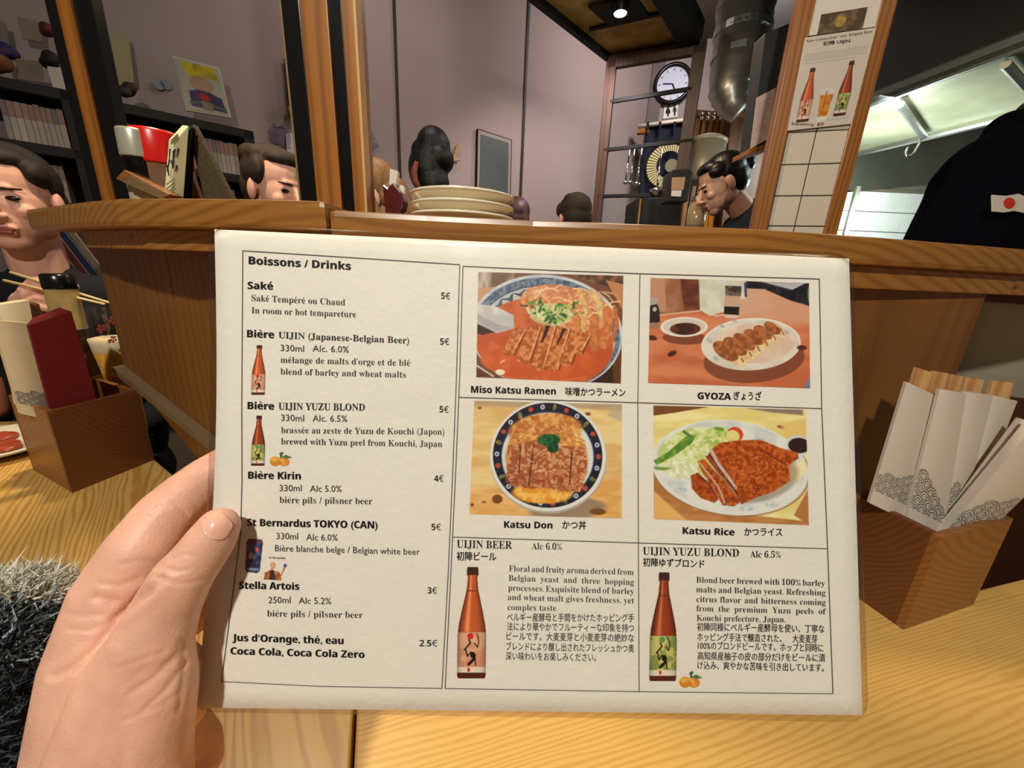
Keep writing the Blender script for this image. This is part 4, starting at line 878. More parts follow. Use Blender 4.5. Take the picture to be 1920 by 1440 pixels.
P.put(P.ell(492, 408, 352, 270, 3), (196, 190, 180)); zig = np.abs(((th*14/math.pi) % 1)-.5)*2
P.put(((r_ < 1.0) & (r_ > .80+.13*zig) & (P.Y < 420)).astype(float), (44, 58, 84), (84, 98, 120), 10, 6)
P.put(((r_ < .97) & (r_ > .90+.05*zig) & (P.Y < 420)).astype(float), (180, 186, 190))
P.put(P.ell(488, 440, 348, 240, 3), (204, 104, 58), (188, 84, 42), 60, 8); P.put(P.ell(470, 545, 300, 90), (196, 84, 40), (208, 100, 54), 50, 4, op=.9)
P.put(P.ell(600, 250, 240, 110, 12), (224, 160, 112), (204, 120, 74), 18, 12, op=.9)
R_ = np.random.RandomState(5)
for k in range(46):
    x, y = R_.uniform(400, 800), R_.uniform(150, 300); a = R_.uniform(-1, 1.2); l = R_.uniform(30, 90)
    P.put(P.line([(x, y), (x+l*.5, y+l*.5*a-8), (x+l, y+l*a)], R_.uniform(5, 9)), (238, 206, 160) if k % 3 else (214, 150, 100), op=.85)
for pts_, w, c in (([(660, 165), (690, 230), (682, 365)], 30, (232, 178, 112)), ([(715, 165), (760, 215), (770, 290)], 34, (236, 196, 136)), ([(740, 300), (730, 380), (740, 450)], 44, (214, 130, 74)), ([(800, 260), (810, 330), (785, 440)], 46, (220, 132, 76)), ([(650, 300), (660, 380)], 30, (214, 140, 80)), ([(840, 250), (850, 330), (830, 420)], 22, (208, 120, 70))):
    P.put(P.line(pts_, w, 5), c, tuple(v*.86 for v in c), 16, 7); P.put(P.line([(x+w*.45, y) for x, y in pts_], 4), tuple(v*.7 for v in c), op=.6)
for (tx, bx, tyy, byy, w) in ((360, 300, 360, 520, 66), (430, 375, 345, 560, 74), (505, 450, 335, 590, 76), (575, 520, 350, 590, 74), (640, 585, 370, 560, 70), (690, 650, 385, 500, 52)):
    P.put(P.poly([(tx-w*.3, tyy), (tx+w*.6, tyy+12), (bx+w*.62, byy-10), (bx+w*.1, byy), (bx-w*.35, byy-20)], 6), (214, 140, 84), (168, 86, 40), 15, int(tx)); P.put(P.line([(tx+w*.6, tyy+12), (bx+w*.62, byy-10)], 7), (122, 52, 24)); P.put(P.line([(tx+w*.5, tyy+12), (bx+w*.5, byy-30)], 6), (240, 190, 130), op=.7)
P.put(P.poly([(500, 330), (530, 320), (480, 440), (470, 440)]), (60, 20, 12)); P.put(P.poly([(578, 360), (598, 362), (555, 450), (550, 450)]), (70, 26, 14))
P.put(P.ell(520, 290, 110, 60), (176, 190, 120), (216, 216, 170), 16, 2, op=.75)
for k in range(60):
    x, y = R_.normal(510, 75), R_.normal(265, 34); a = R_.uniform(0, 3.14); l = R_.uniform(14, 40)
    P.put(P.line([(x, y), (x+l*math.cos(a), y+l*math.sin(a)*.8)], R_.uniform(7, 15)), [(92, 140, 60), (60, 110, 46), (160, 190, 110), (214, 222, 180), (40, 86, 40)][k % 5], op=.9)
P.put(P.poly([(150, 345), (250, 390), (180, 410), (150, 405)]), (58, 36, 34)); P.put(P.poly([(150, 248), (235, 252), (332, 300), (335, 370), (250, 398), (150, 352)], 6), (190, 188, 188), (214, 212, 208), 40, 3); P.put(P.poly([(150, 340), (250, 392), (330, 368), (250, 350), (150, 300)], 6), (158, 156, 160), op=.7)
P.put(P.ell(270, 605, 24, 15), (236, 226, 196)); P.put(P.poly([(150, 570), (230, 625), (150, 640)]), (96, 60, 44)); P.put(P.line([(150, 575), (235, 628)], 9), (206, 196, 170)); P.put(P.line([(290, 540), (270, 555)], 8), (226, 180, 120))
raster('food_picture', quadgrid([(897, 510), (1169, 517), (1164, 719), (893, 707)], 272, 206, o2), P.I, None, PRINT, menu)['label'] = 'printed picture of miso ramen with sliced cutlet'
# gyoza
P = Pic(80, 112, 795, 548, 300, 206, (196, 116, 78)); P.put(np.ones(P.X.shape), (190, 104, 66), (208, 130, 92), 200, 3, ax=3)
P.put(P.poly([(420, 110), (880, 110), (880, 330), (520, 300)], 30), (206, 154, 124)); P.put(P.poly([(80, 110), (330, 110), (330, 270), (80, 310)]), (176, 124, 96), (150, 96, 70), 60, 5); P.put(P.poly([(228, 110), (325, 110), (328, 270), (250, 275)], 8), (92, 50, 38), (120, 66, 46), 30, 2); P.put(P.poly([(80, 110), (150, 110), (160, 280), (80, 300)], 5), (186, 136, 108)); P.put(P.line([(80, 312), (330, 275)], 8), (210, 170, 140))
P.put(P.poly([(322, 112), (560, 112), (560, 240), (380, 300), (330, 272)], 5), (198, 196, 180), (214, 212, 200), 50, 3); P.put(P.poly([(440, 240), (560, 200), (560, 120), (620, 112), (700, 250), (540, 300)], 20), (206, 160, 134))
P.put(P.poly([(560, 112), (880, 112), (880, 232), (780, 205), (650, 150), (560, 150)], 6), (44, 42, 54), (26, 24, 30), 30, 3); P.put(P.poly([(630, 112), (860, 112), (790, 150)], 6), (176, 176, 180)); P.put(P.line([(555, 125), (558, 190)], 12), (58, 66, 96))
P.put(P.poly([(452, 190), (532, 190), (524, 300), (450, 298)], 4), (196, 160, 138)); P.put(P.ell(492, 150, 40, 14), (170, 170, 166)); P.put(P.poly([(454, 140), (536, 140), (534, 192), (456, 190)], 4), (112, 96, 86), (60, 52, 50), 20, 3); P.put(P.poly([(450, 248), (526, 248), (523, 290), (450, 288)], 4), (38, 26, 24)); P.put(P.ell(487, 300, 38, 8), (214, 196, 180)); P.put(P.line([(345, 262), (410, 300), (450, 292)], 5), (220, 214, 206))
P.put(P.poly([(78, 260), (112, 240), (128, 280), (132, 340), (78, 360)], 6), (48, 34, 34)); P.put(P.ell(95, 232, 26, 20), (170, 160, 154)); P.put(P.ell(100, 362, 34, 18), (160, 116, 92)); P.put(P.ell(104, 275, 10, 12), (180, 176, 176))
P.put(P.ell(258, 420, 112, 34), (110, 56, 38), op=.8); P.put(P.ell(252, 362, 118, 52, -3), (226, 220, 210)); P.put(P.ell(252, 360, 104, 42, -3), (206, 196, 186)); P.put(P.ell(258, 372, 76, 32, -3), (66, 34, 28), (96, 50, 36), 40, 2)
P.put(P.ell(600, 520, 250, 120, -8), (120, 66, 48), op=.85); P.put(P.ell(585, 440, 247, 136, -6), (226, 220, 208)); P.put(P.ell(585, 444, 240, 130, -6), (204, 198, 186), (220, 214, 202), 60, 8); P.put(P.ell(600, 436, 205, 104, -6), (226, 204, 184), (212, 186, 166), 90, 3); 
for x, y in ((440, 350), (500, 320), (380, 430), (410, 520), (760, 370)): P.put(P.ell(x, y, 16, 9, 30), (150, 160, 170), op=.6)
for k in range(6):
    f = k/5; x = 462+(692-462)*f; y = 480+(352-480)*f; s = 1-.35*f
    P.put(P.ell(x+34*s, y+24*s, 78*s, 34*s, 38), (232, 206, 160), (212, 176, 124), 16, k+2); P.put(P.ell(x-2, y, 72*s, 40*s, 34), (138, 76, 44), (176, 108, 62), 18, k+9); P.put(P.line([(x+10*s, y-42*s), (x+62*s, y-4*s), (x+86*s, y+46*s)], 13*s), (222, 182, 120)); P.put(P.line([(x+60*s, y+2*s), (x+84*s, y+52*s)], 8*s), (74, 36, 22), op=.6)
for x, y, a in ((195, 503, -30), (95, 425, 10), (836, 450, 0)): P.put(P.ell(x, y, 24, 13, a, 5), (84, 36, 26))
P.put(P.poly([(840, 660), (880, 590), (880, 664)]), (120, 120, 150)); P.put(P.ell(880, 170, 12, 50), (120, 140, 90))
raster('food_picture', quadgrid([(1220, 521), (1517, 531), (1519, 728), (1215, 718)], 300, 206, o2), P.I, None, PRINT, menu)['label'] = 'printed picture of fried dumplings on a white oval plate'
# katsu don
P = Pic(110, 742, 762, 560, 282, 210, (226, 198, 140)); P.put(np.ones(P.X.shape), (230, 204, 146), (214, 176, 112), 160, 3, ax=4); P.put(P.poly([(110, 742), (872, 742), (872, 770), (110, 765)], 14), (168, 150, 126), op=.8); P.put(P.poly([(820, 742), (872, 742), (872, 830), (800, 800)], 14), (180, 164, 140), op=.7)
P.put(P.poly([(110, 1180), (872, 1100), (872, 1310), (110, 1310)], 30), (218, 164, 92), (230, 186, 120), 110, 5, ax=4); P.put(P.ell(600, 1262, 190, 54, -5, 12), (140, 122, 108), op=.85)
for x, y, a, b_ in ((247, 1224, 26, 22), (140, 778, 9, 6), (122, 1256, 8, 8), (696, 794, 16, 8), (752, 1272, 40, 16), (180, 1240, 10, 5)): P.put(P.ell(x, y, a, b_, 0, 6), (120, 74, 36))
for k in range(5): P.put(P.ell(770+k*24, 1190+k*2, 12, 7, 0, 5), (206, 158, 96), op=.6)
P.put(P.ell(499, 1012, 296, 276), (176, 168, 160)); P.put(P.ell(497, 1005, 294, 272), (222, 222, 222)); P.put(P.ell(495, 1002, 278, 258), (38, 40, 58), (30, 30, 40), 20, 3)
for k in range(26):
    a = k*2*math.pi/26; x = 495+258*math.cos(a); y = 1002+238*math.sin(a)
    if k % 3 == 0: P.put(P.ell(x, y, 13, 12), (176, 74, 54))
    elif k % 3 == 1: P.put(P.ell(x, y, 12, 12), (190, 196, 210)); P.put(P.ell(x, y, 5, 5), (50, 60, 100))
    else: P.put(P.ell(x, y, 16, 10, math.degrees(a)), (84, 92, 60), (150, 130, 70), 8, 2)
P.put(P.ell(495, 1006, 238, 220), (60, 76, 120)); P.put(P.ell(495, 1007, 232, 214), (214, 216, 218))
P.put(P.ell(490, 1018, 210, 212, 0, 10), (232, 190, 106), (206, 140, 70), 34, 21, lo=.42, hi=.6); P.put(P.ell(480, 880, 190, 84, -6, 10), (222, 166, 96), (186, 112, 58), 20, 4); P.put(P.ell(470, 1190, 150, 50, 0, 10), (240, 190, 90), (222, 150, 50), 24, 4)
for k in range(50): x, y = R_.uniform(310, 680), R_.uniform(820, 960); P.put(P.line([(x, y), (x+R_.uniform(-30, 40), y+R_.uniform(-16, 30))], R_.uniform(4, 10)), [(240, 220, 170), (160, 84, 40), (226, 160, 84), (190, 110, 60)][k % 4], op=.7)
P.put(P.poly([(292, 960), (420, 930), (560, 950), (690, 960), (698, 1080), (660, 1180), (560, 1160), (410, 1170), (330, 1160), (290, 1100)], 8), (162, 90, 54), (206, 148, 104), 16, 31, lo=.45, hi=.62)
P.put(P.ell(560, 1130, 130, 46, 10, 10), (150, 72, 44), (200, 130, 90), 12, 5, op=.85); P.put(P.ell(330, 1120, 48, 40, 0, 10), (140, 66, 40), (180, 110, 70), 12, 7, op=.8)
for x0 in ((424, 950, 402, 1150), (356, 960, 352, 1090), (618, 985, 610, 1130)): P.put(P.line([(x0[0], x0[1]), (x0[2], x0[3])], 8), (92, 46, 30), op=.85)
for k in range(70): x, y = R_.uniform(300, 690), R_.uniform(960, 1200); P.put(P.line([(x, y), (x+R_.uniform(-26, 26), y+R_.uniform(-20, 20))], R_.uniform(3, 7)), (238, 218, 196) if k % 2 else (232, 190, 150), op=.6)
P.put(P.ell(500, 926, 58, 30, -4, 6), (46, 104, 58), (24, 66, 40), 12, 3); P.put(P.ell(520, 962, 30, 26, 0, 6), (34, 88, 50), (20, 60, 36), 10, 3)
raster('food_picture', quadgrid([(889, 751), (1166, 758), (1166, 972), (880, 964)], 282, 210, o2), P.I, None, PRINT, menu)['label'] = 'printed picture of cutlet rice bowl with blue rim'
# katsu rice
P = Pic(95, 745, 780, 605, 288, 220, (232, 222, 156)); P.put(np.ones(P.X.shape), (236, 226, 164), (222, 206, 130), 140, 3, ax=3); P.put(P.poly([(95, 745), (380, 745), (200, 782), (95, 800)], 5), (120, 74, 46)); P.put(P.poly([(560, 745), (860, 745), (860, 775), (700, 765)], 8), (140, 120, 110)); P.put(P.ell(745, 840, 20, 9, 10), (150, 100, 50)); P.put(P.poly([(740, 820), (875, 790), (875, 900), (760, 890)], 14), (222, 186, 110), op=.7)
P.put(P.poly([(95, 1100), (300, 1290), (875, 1330), (875, 1350), (95, 1350)], 6), (170, 112, 62), (190, 132, 80), 80, 3, ax=3); P.put(P.poly([(95, 1200), (95, 1350), (260, 1350)], 10), (224, 176, 104)); P.put(P.poly([(800, 1300), (875, 1160), (875, 1350)], 8), (176, 116, 66))
P.put(P.ell(490, 1075, 400, 246, 2), (150, 110, 76), op=.7); P.put(P.ell(482, 1062, 396, 250, 4), (218, 222, 218)); P.put(P.ell(482, 1054, 380, 236, 4), (196, 204, 204), (222, 224, 220), 70, 5)
for x, y in ((560, 1275), (690, 1250), (640, 900), (230, 1190)): P.put(P.ell(x, y, 34, 14, 0, 6), (176, 190, 196), (210, 214, 214), 8, 4)
P.put(P.ell(300, 990, 190, 130, -20, 12), (222, 226, 180), (186, 202, 120), 26, 11, lo=.42, hi=.6); P.put(P.ell(440, 905, 100, 54, 0, 12), (216, 220, 150), (160, 186, 90), 16, 3); P.put(P.ell(230, 1080, 80, 50, 0, 10), (232, 234, 214), (206, 212, 170), 18, 3)
for k in range(70): x, y = R_.normal(300, 90), R_.normal(985, 56); P.put(P.line([(x, y), (x+R_.uniform(-24, 24), y+R_.uniform(-18, 18))], R_.uniform(4, 9)), [(240, 240, 214), (196, 210, 130), (226, 230, 180)][k % 3], op=.7)
P.put(P.ell(430, 860, 26, 10, 10), (110, 156, 60)); P.put(P.poly([(95, 1040), (170, 990), (260, 905), (315, 892), (290, 940), (200, 1010), (110, 1064)], 5), (120, 160, 66), (86, 130, 50), 20, 3); P.put(P.line([(250, 880), (285, 905)], 16), (84, 130, 60)); P.put(P.poly([(95, 1070), (190, 1075), (150, 1090), (100, 1086)], 5), (120, 150, 60))
P.put(P.ell(512, 885, 40, 38, 20), (206, 74, 44)); P.put(P.ell(500, 896, 34, 32, 20), (226, 196, 140), (214, 220, 140), 10, 2)
P.put(P.ell(830, 935, 64, 54), (206, 206, 210)); P.put(P.ell(836, 934, 56, 40), (50, 30, 30)); P.put(P.poly([(770, 1060), (860, 1000), (870, 1080), (800, 1130)], 10), (232, 222, 180))
P.put(P.ell(600, 1110, 230, 130, -12, 16), (120, 100, 80), op=.5)
KA = ((178, 84, 34), (138, 58, 22)); 
P.put(P.poly([(282, 1112), (318, 1096), (380, 1150), (422, 1232), (400, 1252), (330, 1228), (288, 1180)], 7), KA[0], KA[1], 11, 3); P.put(P.poly([(318, 1034), (352, 1020), (400, 1080), (470, 1150), (532, 1240), (500, 1266), (440, 1262), (400, 1180), (340, 1090)], 7), (196, 100, 44), KA[1], 11, 5); P.put(P.line([(326, 1040), (380, 1110), (424, 1170), (452, 1250)], 9), (196, 166, 140)); P.put(P.line([(312, 1100), (372, 1150), (415, 1220)], 5), (90, 34, 14))
P.put(P.poly([(388, 972), (430, 934), (520, 918), (640, 910), (740, 950), (826, 970), (832, 1000), (780, 1040), (786, 1120), (700, 1180), (600, 1220), (545, 1250), (508, 1180), (460, 1120), (410, 1050), (366, 1010)], 7), (190, 94, 36), (150, 62, 20), 14, 8, lo=.4, hi=.6)
P.put(P.line([(366, 1010), (420, 1080), (500, 1170), (540, 1246)], 14), (150, 70, 30)); P.put(P.line([(388, 975), (420, 1040), (470, 1110), (508, 1168)], 17), (198, 180, 176)); P.put(P.line([(380, 1000), (430, 1076), (520, 1200)], 7), (92, 38, 18))
for k in range(220): x, y = R_.normal(600, 100), R_.normal(1060, 66); P.put(P.ell(x, y, R_.uniform(4, 9), R_.uniform(3, 7)), [(222, 136, 70), (126, 48, 16), (206, 112, 48)][k % 3], op=.5*float(((x-600)/200)**2+((y-1060)/120)**2 < 1))
P.put(P.line([(640, 960), (720, 1010), (770, 1040)], 8), (112, 44, 18), op=.8); P.put(P.line([(600, 1120), (630, 1180)], 7), (112, 44, 18), op=.7)
raster('food_picture', quadgrid([(1225, 760), (1511, 768), (1517, 985), (1226, 973)], 288, 220, o2), P.I, None, PRINT, menu)['label'] = 'printed picture of sliced cutlet with cabbage on plate'
# bottles, fruit, can, monk
def bottle_print(x0, x1, y0, y1, kind, lab, n=66):
    w, h = x1-x0, y1-y0; ny = int(h*1.05); P = Pic(0, 0, w, h, n, ny, (200, 180, 160)); P.A[:] = 0
    draw_bottle(P, w/2, 1, h-1, w/2-1.2, kind); raster('bottle_picture', quadgrid([(x0+3, y0), (x1+3, y0+.5), (x1, y1), (x0, y1)], n, ny, o2), P.I, P.A, PRINT, menu)['label'] = lab
bottle_print(855.5, 911.5, 1061, 1274, 0, 'large printed beer bottle with red label'); bottle_print(1216, 1269, 1071, 1279, 1, 'large printed beer bottle with yellow-green label')
bottle_print(469.5, 497.5, 645, 742, 0, 'small printed beer bottle with red label', 44); bottle_print(469, 497, 777, 875, 1, 'small printed beer bottle with yellow-green label', 44)
def fruit(x0, y0, w, h):
    P = Pic(0, 0, 100, 80, 60, 48, (224, 150, 50)); P.A[:] = 0
    for c in ((26, 52, 24, 25), (62, 55, 24, 22)): m = P.ell(*c); P.put(m, (222, 160, 66), (204, 126, 40), 20, 3); P.A = np.maximum(P.A, m); P.put(P.ell(c[0]-6, c[1]-8, 8, 7, 0, 8), (240, 200, 120), op=.7)
    for q_ in ([(46, 26), (42, 10), (56, 0), (60, 12)], [(52, 30), (70, 16), (98, 32), (76, 36)], [(44, 34), (48, 20), (56, 22), (52, 36)]): m = P.poly(q_); P.put(m, (84, 128, 76), (50, 90, 56), 12, 3); P.A = np.maximum(P.A, m)
    raster('fruit_picture', quadgrid([(x0, y0), (x0+w, y0+1), (x0+w, y0+h), (x0, y0+h)], 60, 48, o2), P.I, P.A, PRINT, menu)
fruit(505, 846, 44, 29); fruit(1273, 1257, 46, 34)
P = Pic(0, 0, 36, 68, 44, 82, (60, 76, 116)); P.A = P.poly([(5, 2), (33, 2), (35, 8), (32, 62), (27, 67), (6, 66), (2, 60), (1, 8)], 1.2)
P.put(np.ones(P.X.shape), (70, 92, 136), (40, 44, 78), 9, 3); P.put(P.poly([(4, 1), (34, 1), (34, 10), (3, 10)], 1), (96, 66, 84)); P.put(P.ell(12, 34, 5, 7), (206, 170, 140)); P.put(P.ell(24, 22, 4, 5), (186, 90, 90)); P.put(P.line([(6, 52), (30, 52)], 3), (30, 34, 60)); P.put(P.line([(8, 60), (28, 60)], 4), (120, 150, 160))
raster('can_picture', quadgrid([(462, 1008), (494, 1010), (490, 1076), (457, 1074)], 44, 82, o2), P.I, P.A, PRINT, menu)
P = Pic(0, 0, 44, 38, 52, 46, (190, 130, 80)); m = np.maximum.reduce([P.poly([(1, 36), (3, 22), (12, 17), (16, 10), (18, 17), (30, 20), (34, 30), (36, 36)], 1.2), P.ell(17, 7, 5, 6, 0, 1), P.line([(33, 28), (40, 10)], 2.2, 1), P.ell(40, 7, 3, 4, 0, 1)]); P.A = m
P.put(np.ones(P.X.shape), (206, 140, 80), (150, 84, 50), 7, 3); P.put(P.poly([(12, 18), (20, 17), (24, 36), (12, 36)], 1), (60, 44, 50)); P.put(P.ell(17, 7, 4, 5, 0, 1), (220, 170, 140)); P.put(P.ell(40, 7, 3, 4, 0, 1), (90, 80, 140))
raster('monk_picture', quadgrid([(495, 1053), (539, 1054), (536, 1090), (493, 1088)], 52, 46, o2), P.I, P.A, PRINT, menu)
out = T(); TX(out, 'St Bernardus', 504, 1047, 536, 1048, 3.4, 'serb', o1); obj('lettering', *out, INKG, menu)
# poster lettering on the column
CG = g4(.0066)
for s, a, st, cp_ in (("New Connection / new Belgian Beer", (1512, 80, 1636, 61), 'ser', 5), ("初陣 UIJIN", (1543, 86, 1594, 80), 'cjkb', 7), ("Belgianbeer.jp", (1484, 234, 1526, 236), 'ser', 5)):
    out = T(); TX(out, s, *a, cp_, st, CG); obj('lettering', *out, INKG, po)
# ------------------------------------------------------------------ hand holding the menu
def HP(x, y, dep): return PD(x, y, dep)
def cps(a, b, flat=None):
    (x0, y0, d0, r0), (x1, y1, d1, r1) = a, b
    return capsule(HP(x0, y0, d0), r0*d0/F, HP(x1, y1, d1), r1*d1/F, 20)
DT = .158   # thumb depth just in front of the card
shapes = []
def chain(*J):
    for a, b in zip(J[:-1], J[1:]): shapes.append(cps(a, b))
chain((409, 990, .158, 37), (396, 1012, .157, 42), (372, 1046, .155, 45), (340, 1086, .153, 51), (312, 1140, .152, 56), (286, 1200, .150, 66), (255, 1275, .152, 86))   # thumb
chain((286, 1200, .150, 60), (296, 1290, .150, 62), (268, 1420, .150, 76), (250, 1560, .148, 92))        # thenar edge to wrist
chain((255, 1275, .152, 86), (215, 1400, .148, 95), (215, 1560, .144, 100))
chain((218, 1118, .168, 68), (200, 1230, .164, 86), (172, 1400, .158, 90), (165, 1560, .152, 95))      # index metacarpal to wrist
chain((430, 872, .200, 38), (388, 898, .194, 41), (352, 930, .187, 47), (312, 968, .180, 52), (264, 1036, .172, 60), (218, 1118, .168, 68))   # index finger behind the card
chain((240, 1120, .175, 60), (300, 1060, .195, 50), (380, 1000, .212, 44), (440, 960, .215, 38))      # middle finger
chain((255, 1200, .175, 62), (330, 1160, .205, 48), (410, 1110, .222, 42), (460, 1080, .224, 36))      # ring finger
chain((250, 1330, .170, 70), (330, 1350, .190, 44), (372, 1392, .198, 38), (380, 1425, .198, 34))      # small finger curling under the card
chain((330, 1250, .165, 44), (338, 1330, .17, 44))
HV, HF = blob(shapes, .00085, 16, .6)
CRE = [([(283, 962), (305, 944), (328, 945), (348, 962)], 5, .0006), ([(228, 1058), (262, 1052), (300, 1056), (325, 1068)], 4, .0004), ([(180, 1120), (215, 1128), (245, 1132), (275, 1108)], 7, .0011), ([(190, 1095), (225, 1098), (260, 1085)], 5, .0005), ([(210, 1160), (245, 1140), (280, 1110), (305, 1085)], 6, .0012),
       ([(100, 1268), (140, 1250), (180, 1215), (205, 1180), (240, 1140)], 6, .0008), ([(298, 1066), (325, 1072), (352, 1068)], 3.5, .00045), ([(294, 1082), (322, 1092), (352, 1094), (384, 1086)], 3.5, .0004), ([(318, 1052), (345, 1040), (366, 1042)], 3, .00025), ([(245, 1300), (290, 1270), (325, 1235), (345, 1205)], 5, .0006), ([(270, 1330), (310, 1295), (350, 1240)], 4.5, .0006),
       ([(225, 1250), (270, 1235), (310, 1222)], 4, .00035), ([(235, 1350), (285, 1330), (335, 1300)], 4.5, .0004), ([(120, 1150), (160, 1155), (200, 1152)], 4, .0003), ([(130, 1180), (165, 1182), (200, 1170)], 4, .0003), ([(342, 1200), (346, 1260), (336, 1330)], 5, .0007)]
q_ = HV-CAM; zz = q_@WF; hx = CX+F*(q_@RT)/zz; hy = CY-F*(q_@UP)/zz
me_ = bpy.data.meshes.new('t'); me_.from_pydata(HV.tolist(), [], HF); me_.update()
nn = np.empty(len(HV)*3); me_.vertices.foreach_get('normal', nn); nn = nn.reshape(-1, 3); bpy.data.meshes.remove(me_)
facing = np.clip(-(nn*(q_/np.linalg.norm(q_, axis=1)[:, None])).sum(1)*2, 0, 1)*(np.sign((nn*(HV-HV.mean(0))).sum())or 1)
disp = np.zeros(len(HV))
for P_, sg_, amp in CRE:
    d = np.full(len(HV), 1e9)
    for a, b in zip(P_[:-1], P_[1:]):
        ab = np.array(b)-a; t = np.clip(((hx-a[0])*ab[0]+(hy-a[1])*ab[1])/(ab@ab), 0, 1); d = np.minimum(d, np.hypot(hx-a[0]-t*ab[0], hy-a[1]-t*ab[1]))
    disp += .6*(-amp*np.exp(-(d/(sg_*1.15))**2)+amp*.3*np.exp(-((d-sg_*2.6)/(sg_*1.6))**2))
# nail bed
nu_ = np.array([.50, -.866]); nx_ = hx-405; ny_ = hy-1000
al = nx_*nu_[0]+ny_*nu_[1]; ac = nx_*nu_[1]*-1+ny_*nu_[0]
HV = HV+nn*(disp*facing)[:, None]
SKINH = mat('hand_skin', (218, 166, 142), rough=.48, sss=.15, var=.13, vscale=45, bump=.14, bscale=800)
hand = thing('left_hand', 'left hand pinching the menu card, thumb in front', 'hand', HP(150, 1440, .16))
obj('palm_and_fingers', HV, HF, SKINH, hand, smooth=True)
# nail: a curved patch on top of the thumb tip
nc = np.array([406, 986.]); ax_ = np.array([.52, -.854]); pr_ = np.array([.854, .52])
def depth_at(x, y):
    d = np.hypot(hx-x, hy-y)+(facing < .15)*50; k = np.argsort(d)[:5]; return zz[k].min() if d[k[0]] < 20 else .153
NVs = []; n1, n2 = 15, 17
for j in range(n2):
    for i in range(n1):
        u = i/(n1-1)*2-1; v = j/(n2-1)*2-1
        wdt = 27*(1-.18*max(0, -v)**2)*math.sqrt(max(.0, 1-abs(v)**6*.55)); p = nc+ax_*v*25+pr_*u*wdt-ax_*(u*u)*3.5*(1 if v > 0 else -1)
        NVs.append((p, abs(u)))
dep0 = depth_at(*(nc))
pts3 = []
for p, au in NVs:
    pts3.append(HP(p[0], p[1], min(depth_at(*p), dep0+.004)-.0006+.0002*au))
A_ = np.array(pts3).reshape(n2, n1, 3)
for _ in range(4): A_[1:-1, 1:-1] = (A_[:-2, 1:-1]+A_[2:, 1:-1]+A_[1:-1, :-2]+A_[1:-1, 2:])/4
obj('thumbnail', A_.reshape(-1, 3), [(j*n1+i, j*n1+i+1, (j+1)*n1+i+1, (j+1)*n1+i) for j in range(n2-1) for i in range(n1-1)], mat('nail', (230, 174, 152), rough=.22, coat=.4, sss=.1, var=.05), hand, smooth=True, label='pink glossy thumbnail')
# fleece sleeve
slv = blob([capsule(HP(6, 1200, .165), .0245, HP(-40, 1330, .165), .034), capsule(HP(-40, 1330, .165), .034, HP(-70, 1600, .16), .040), ellip(HP(55, 1260, .185), (.013, .013, .02))], .004, 6)
FURD = mat('dark_fleece', (52, 60, 66), rough=.95, var=.3, vscale=200); FURW = mat('white_fleece', (206, 204, 190), rough=.95)
obj('sleeve', *slv, FURD, hand, smooth=True, label='dark grey fleece sleeve')
def fur(name, V, keep, n, ln, m, seed):
    r = np.random.RandomState(seed); V = np.array(V); c = V.mean(0); out = ([], [])
    idx = [i for i in range(len(V)) if keep(*proj(V[i]))]
    for k in range(n):
        p = V[idx[r.randint(len(idx))]]+r.normal(0, .0012, 3); d = (p-c); d[2] *= .5; d /= np.linalg.norm(d); d = d+r.normal(0, .55, 3); d /= np.linalg.norm(d)
        s = np.cross(d, r.normal(0, 1, 3)); s = s/np.linalg.norm(s)*.00055; b = len(out[0]); l = ln*r.uniform(.5, 1.2); bend = r.normal(0, .35, 3)
        out[0].extend([p-s, p+s, p+d*l*.6+s*.8, p+d*l*.6-s*.8, p+(d+bend)*l]); out[1].extend([(b, b+1, b+2, b+3), (b+3, b+2, b+4)])
    o = obj(name, *out, m, hand); o['kind'] = 'stuff'; return o
sv = slv[0]
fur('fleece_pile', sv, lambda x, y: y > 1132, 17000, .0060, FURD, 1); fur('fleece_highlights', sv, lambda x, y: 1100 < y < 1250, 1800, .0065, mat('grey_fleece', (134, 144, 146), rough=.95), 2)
fur('white_fleece_pile', sv, lambda x, y: y < 1135, 8000, .0060, FURW, 3)

# ------------------------------------------------------------------ things on the ledges
pc_ = PY(868, 372, .59)
zt = ZR
for k, lab in enumerate(('bottom cream plate of the stack of three on the ledge', 'middle cream plate of the stack of three on the ledge', 'top cream plate of the stack of three on the ledge')):
    z = zt+.0135*k; c = np.array([pc_[0], .592, z]); R_p = .0722
    one('cream_plate', lab, 'plate', lathe(c, [(.044, 0), (.046, .0015), (.055, .0035), (R_p*.955, .0080), (R_p, .0095), (R_p*1.004, .0112), (R_p*.99, .0122), (R_p*.93, .0110), (.052, .0062), (.04, .005), (.001, .0045)], 56, capb=True, capt=False), CREAM, 'stack of cream plates', smooth=True)
bgp = thing('napkin_cup', 'dark red faceted cup holding white paper wrappers, beside the plates', 'cup', PY(740, 392, .60)); BASE[bgp.name][2] = ZR; bgp.location.z = ZR
cY = .60; cz = lambda x, y, o=0: PY(x, y, cY+o)
obj('cup_body', *prism([cz(*p) for p in ((722, 400), (720, 376), (716, 343), (727, 352), (737, 342), (752, 360), (756, 374), (752, 392), (748, 400))], (0, .03, 0)), mat('dark_red_plastic', (84, 24, 22), rough=.25, coat=.4, var=.3, vscale=60), bgp, bevel=.002)
obj('white_wrapper', *prism([cz(*p, .008) for p in ((729, 346), (731, 316), (746, 321), (741, 350))], (0, .01, 0)), PAPER, bgp, bevel=.001)
obj('white_wrapper', *prism([cz(*p, .02) for p in ((748, 352), (747, 346), (758, 349), (758, 400), (750, 400))], (0, .01, 0)), PAPER, bgp, bevel=.001)
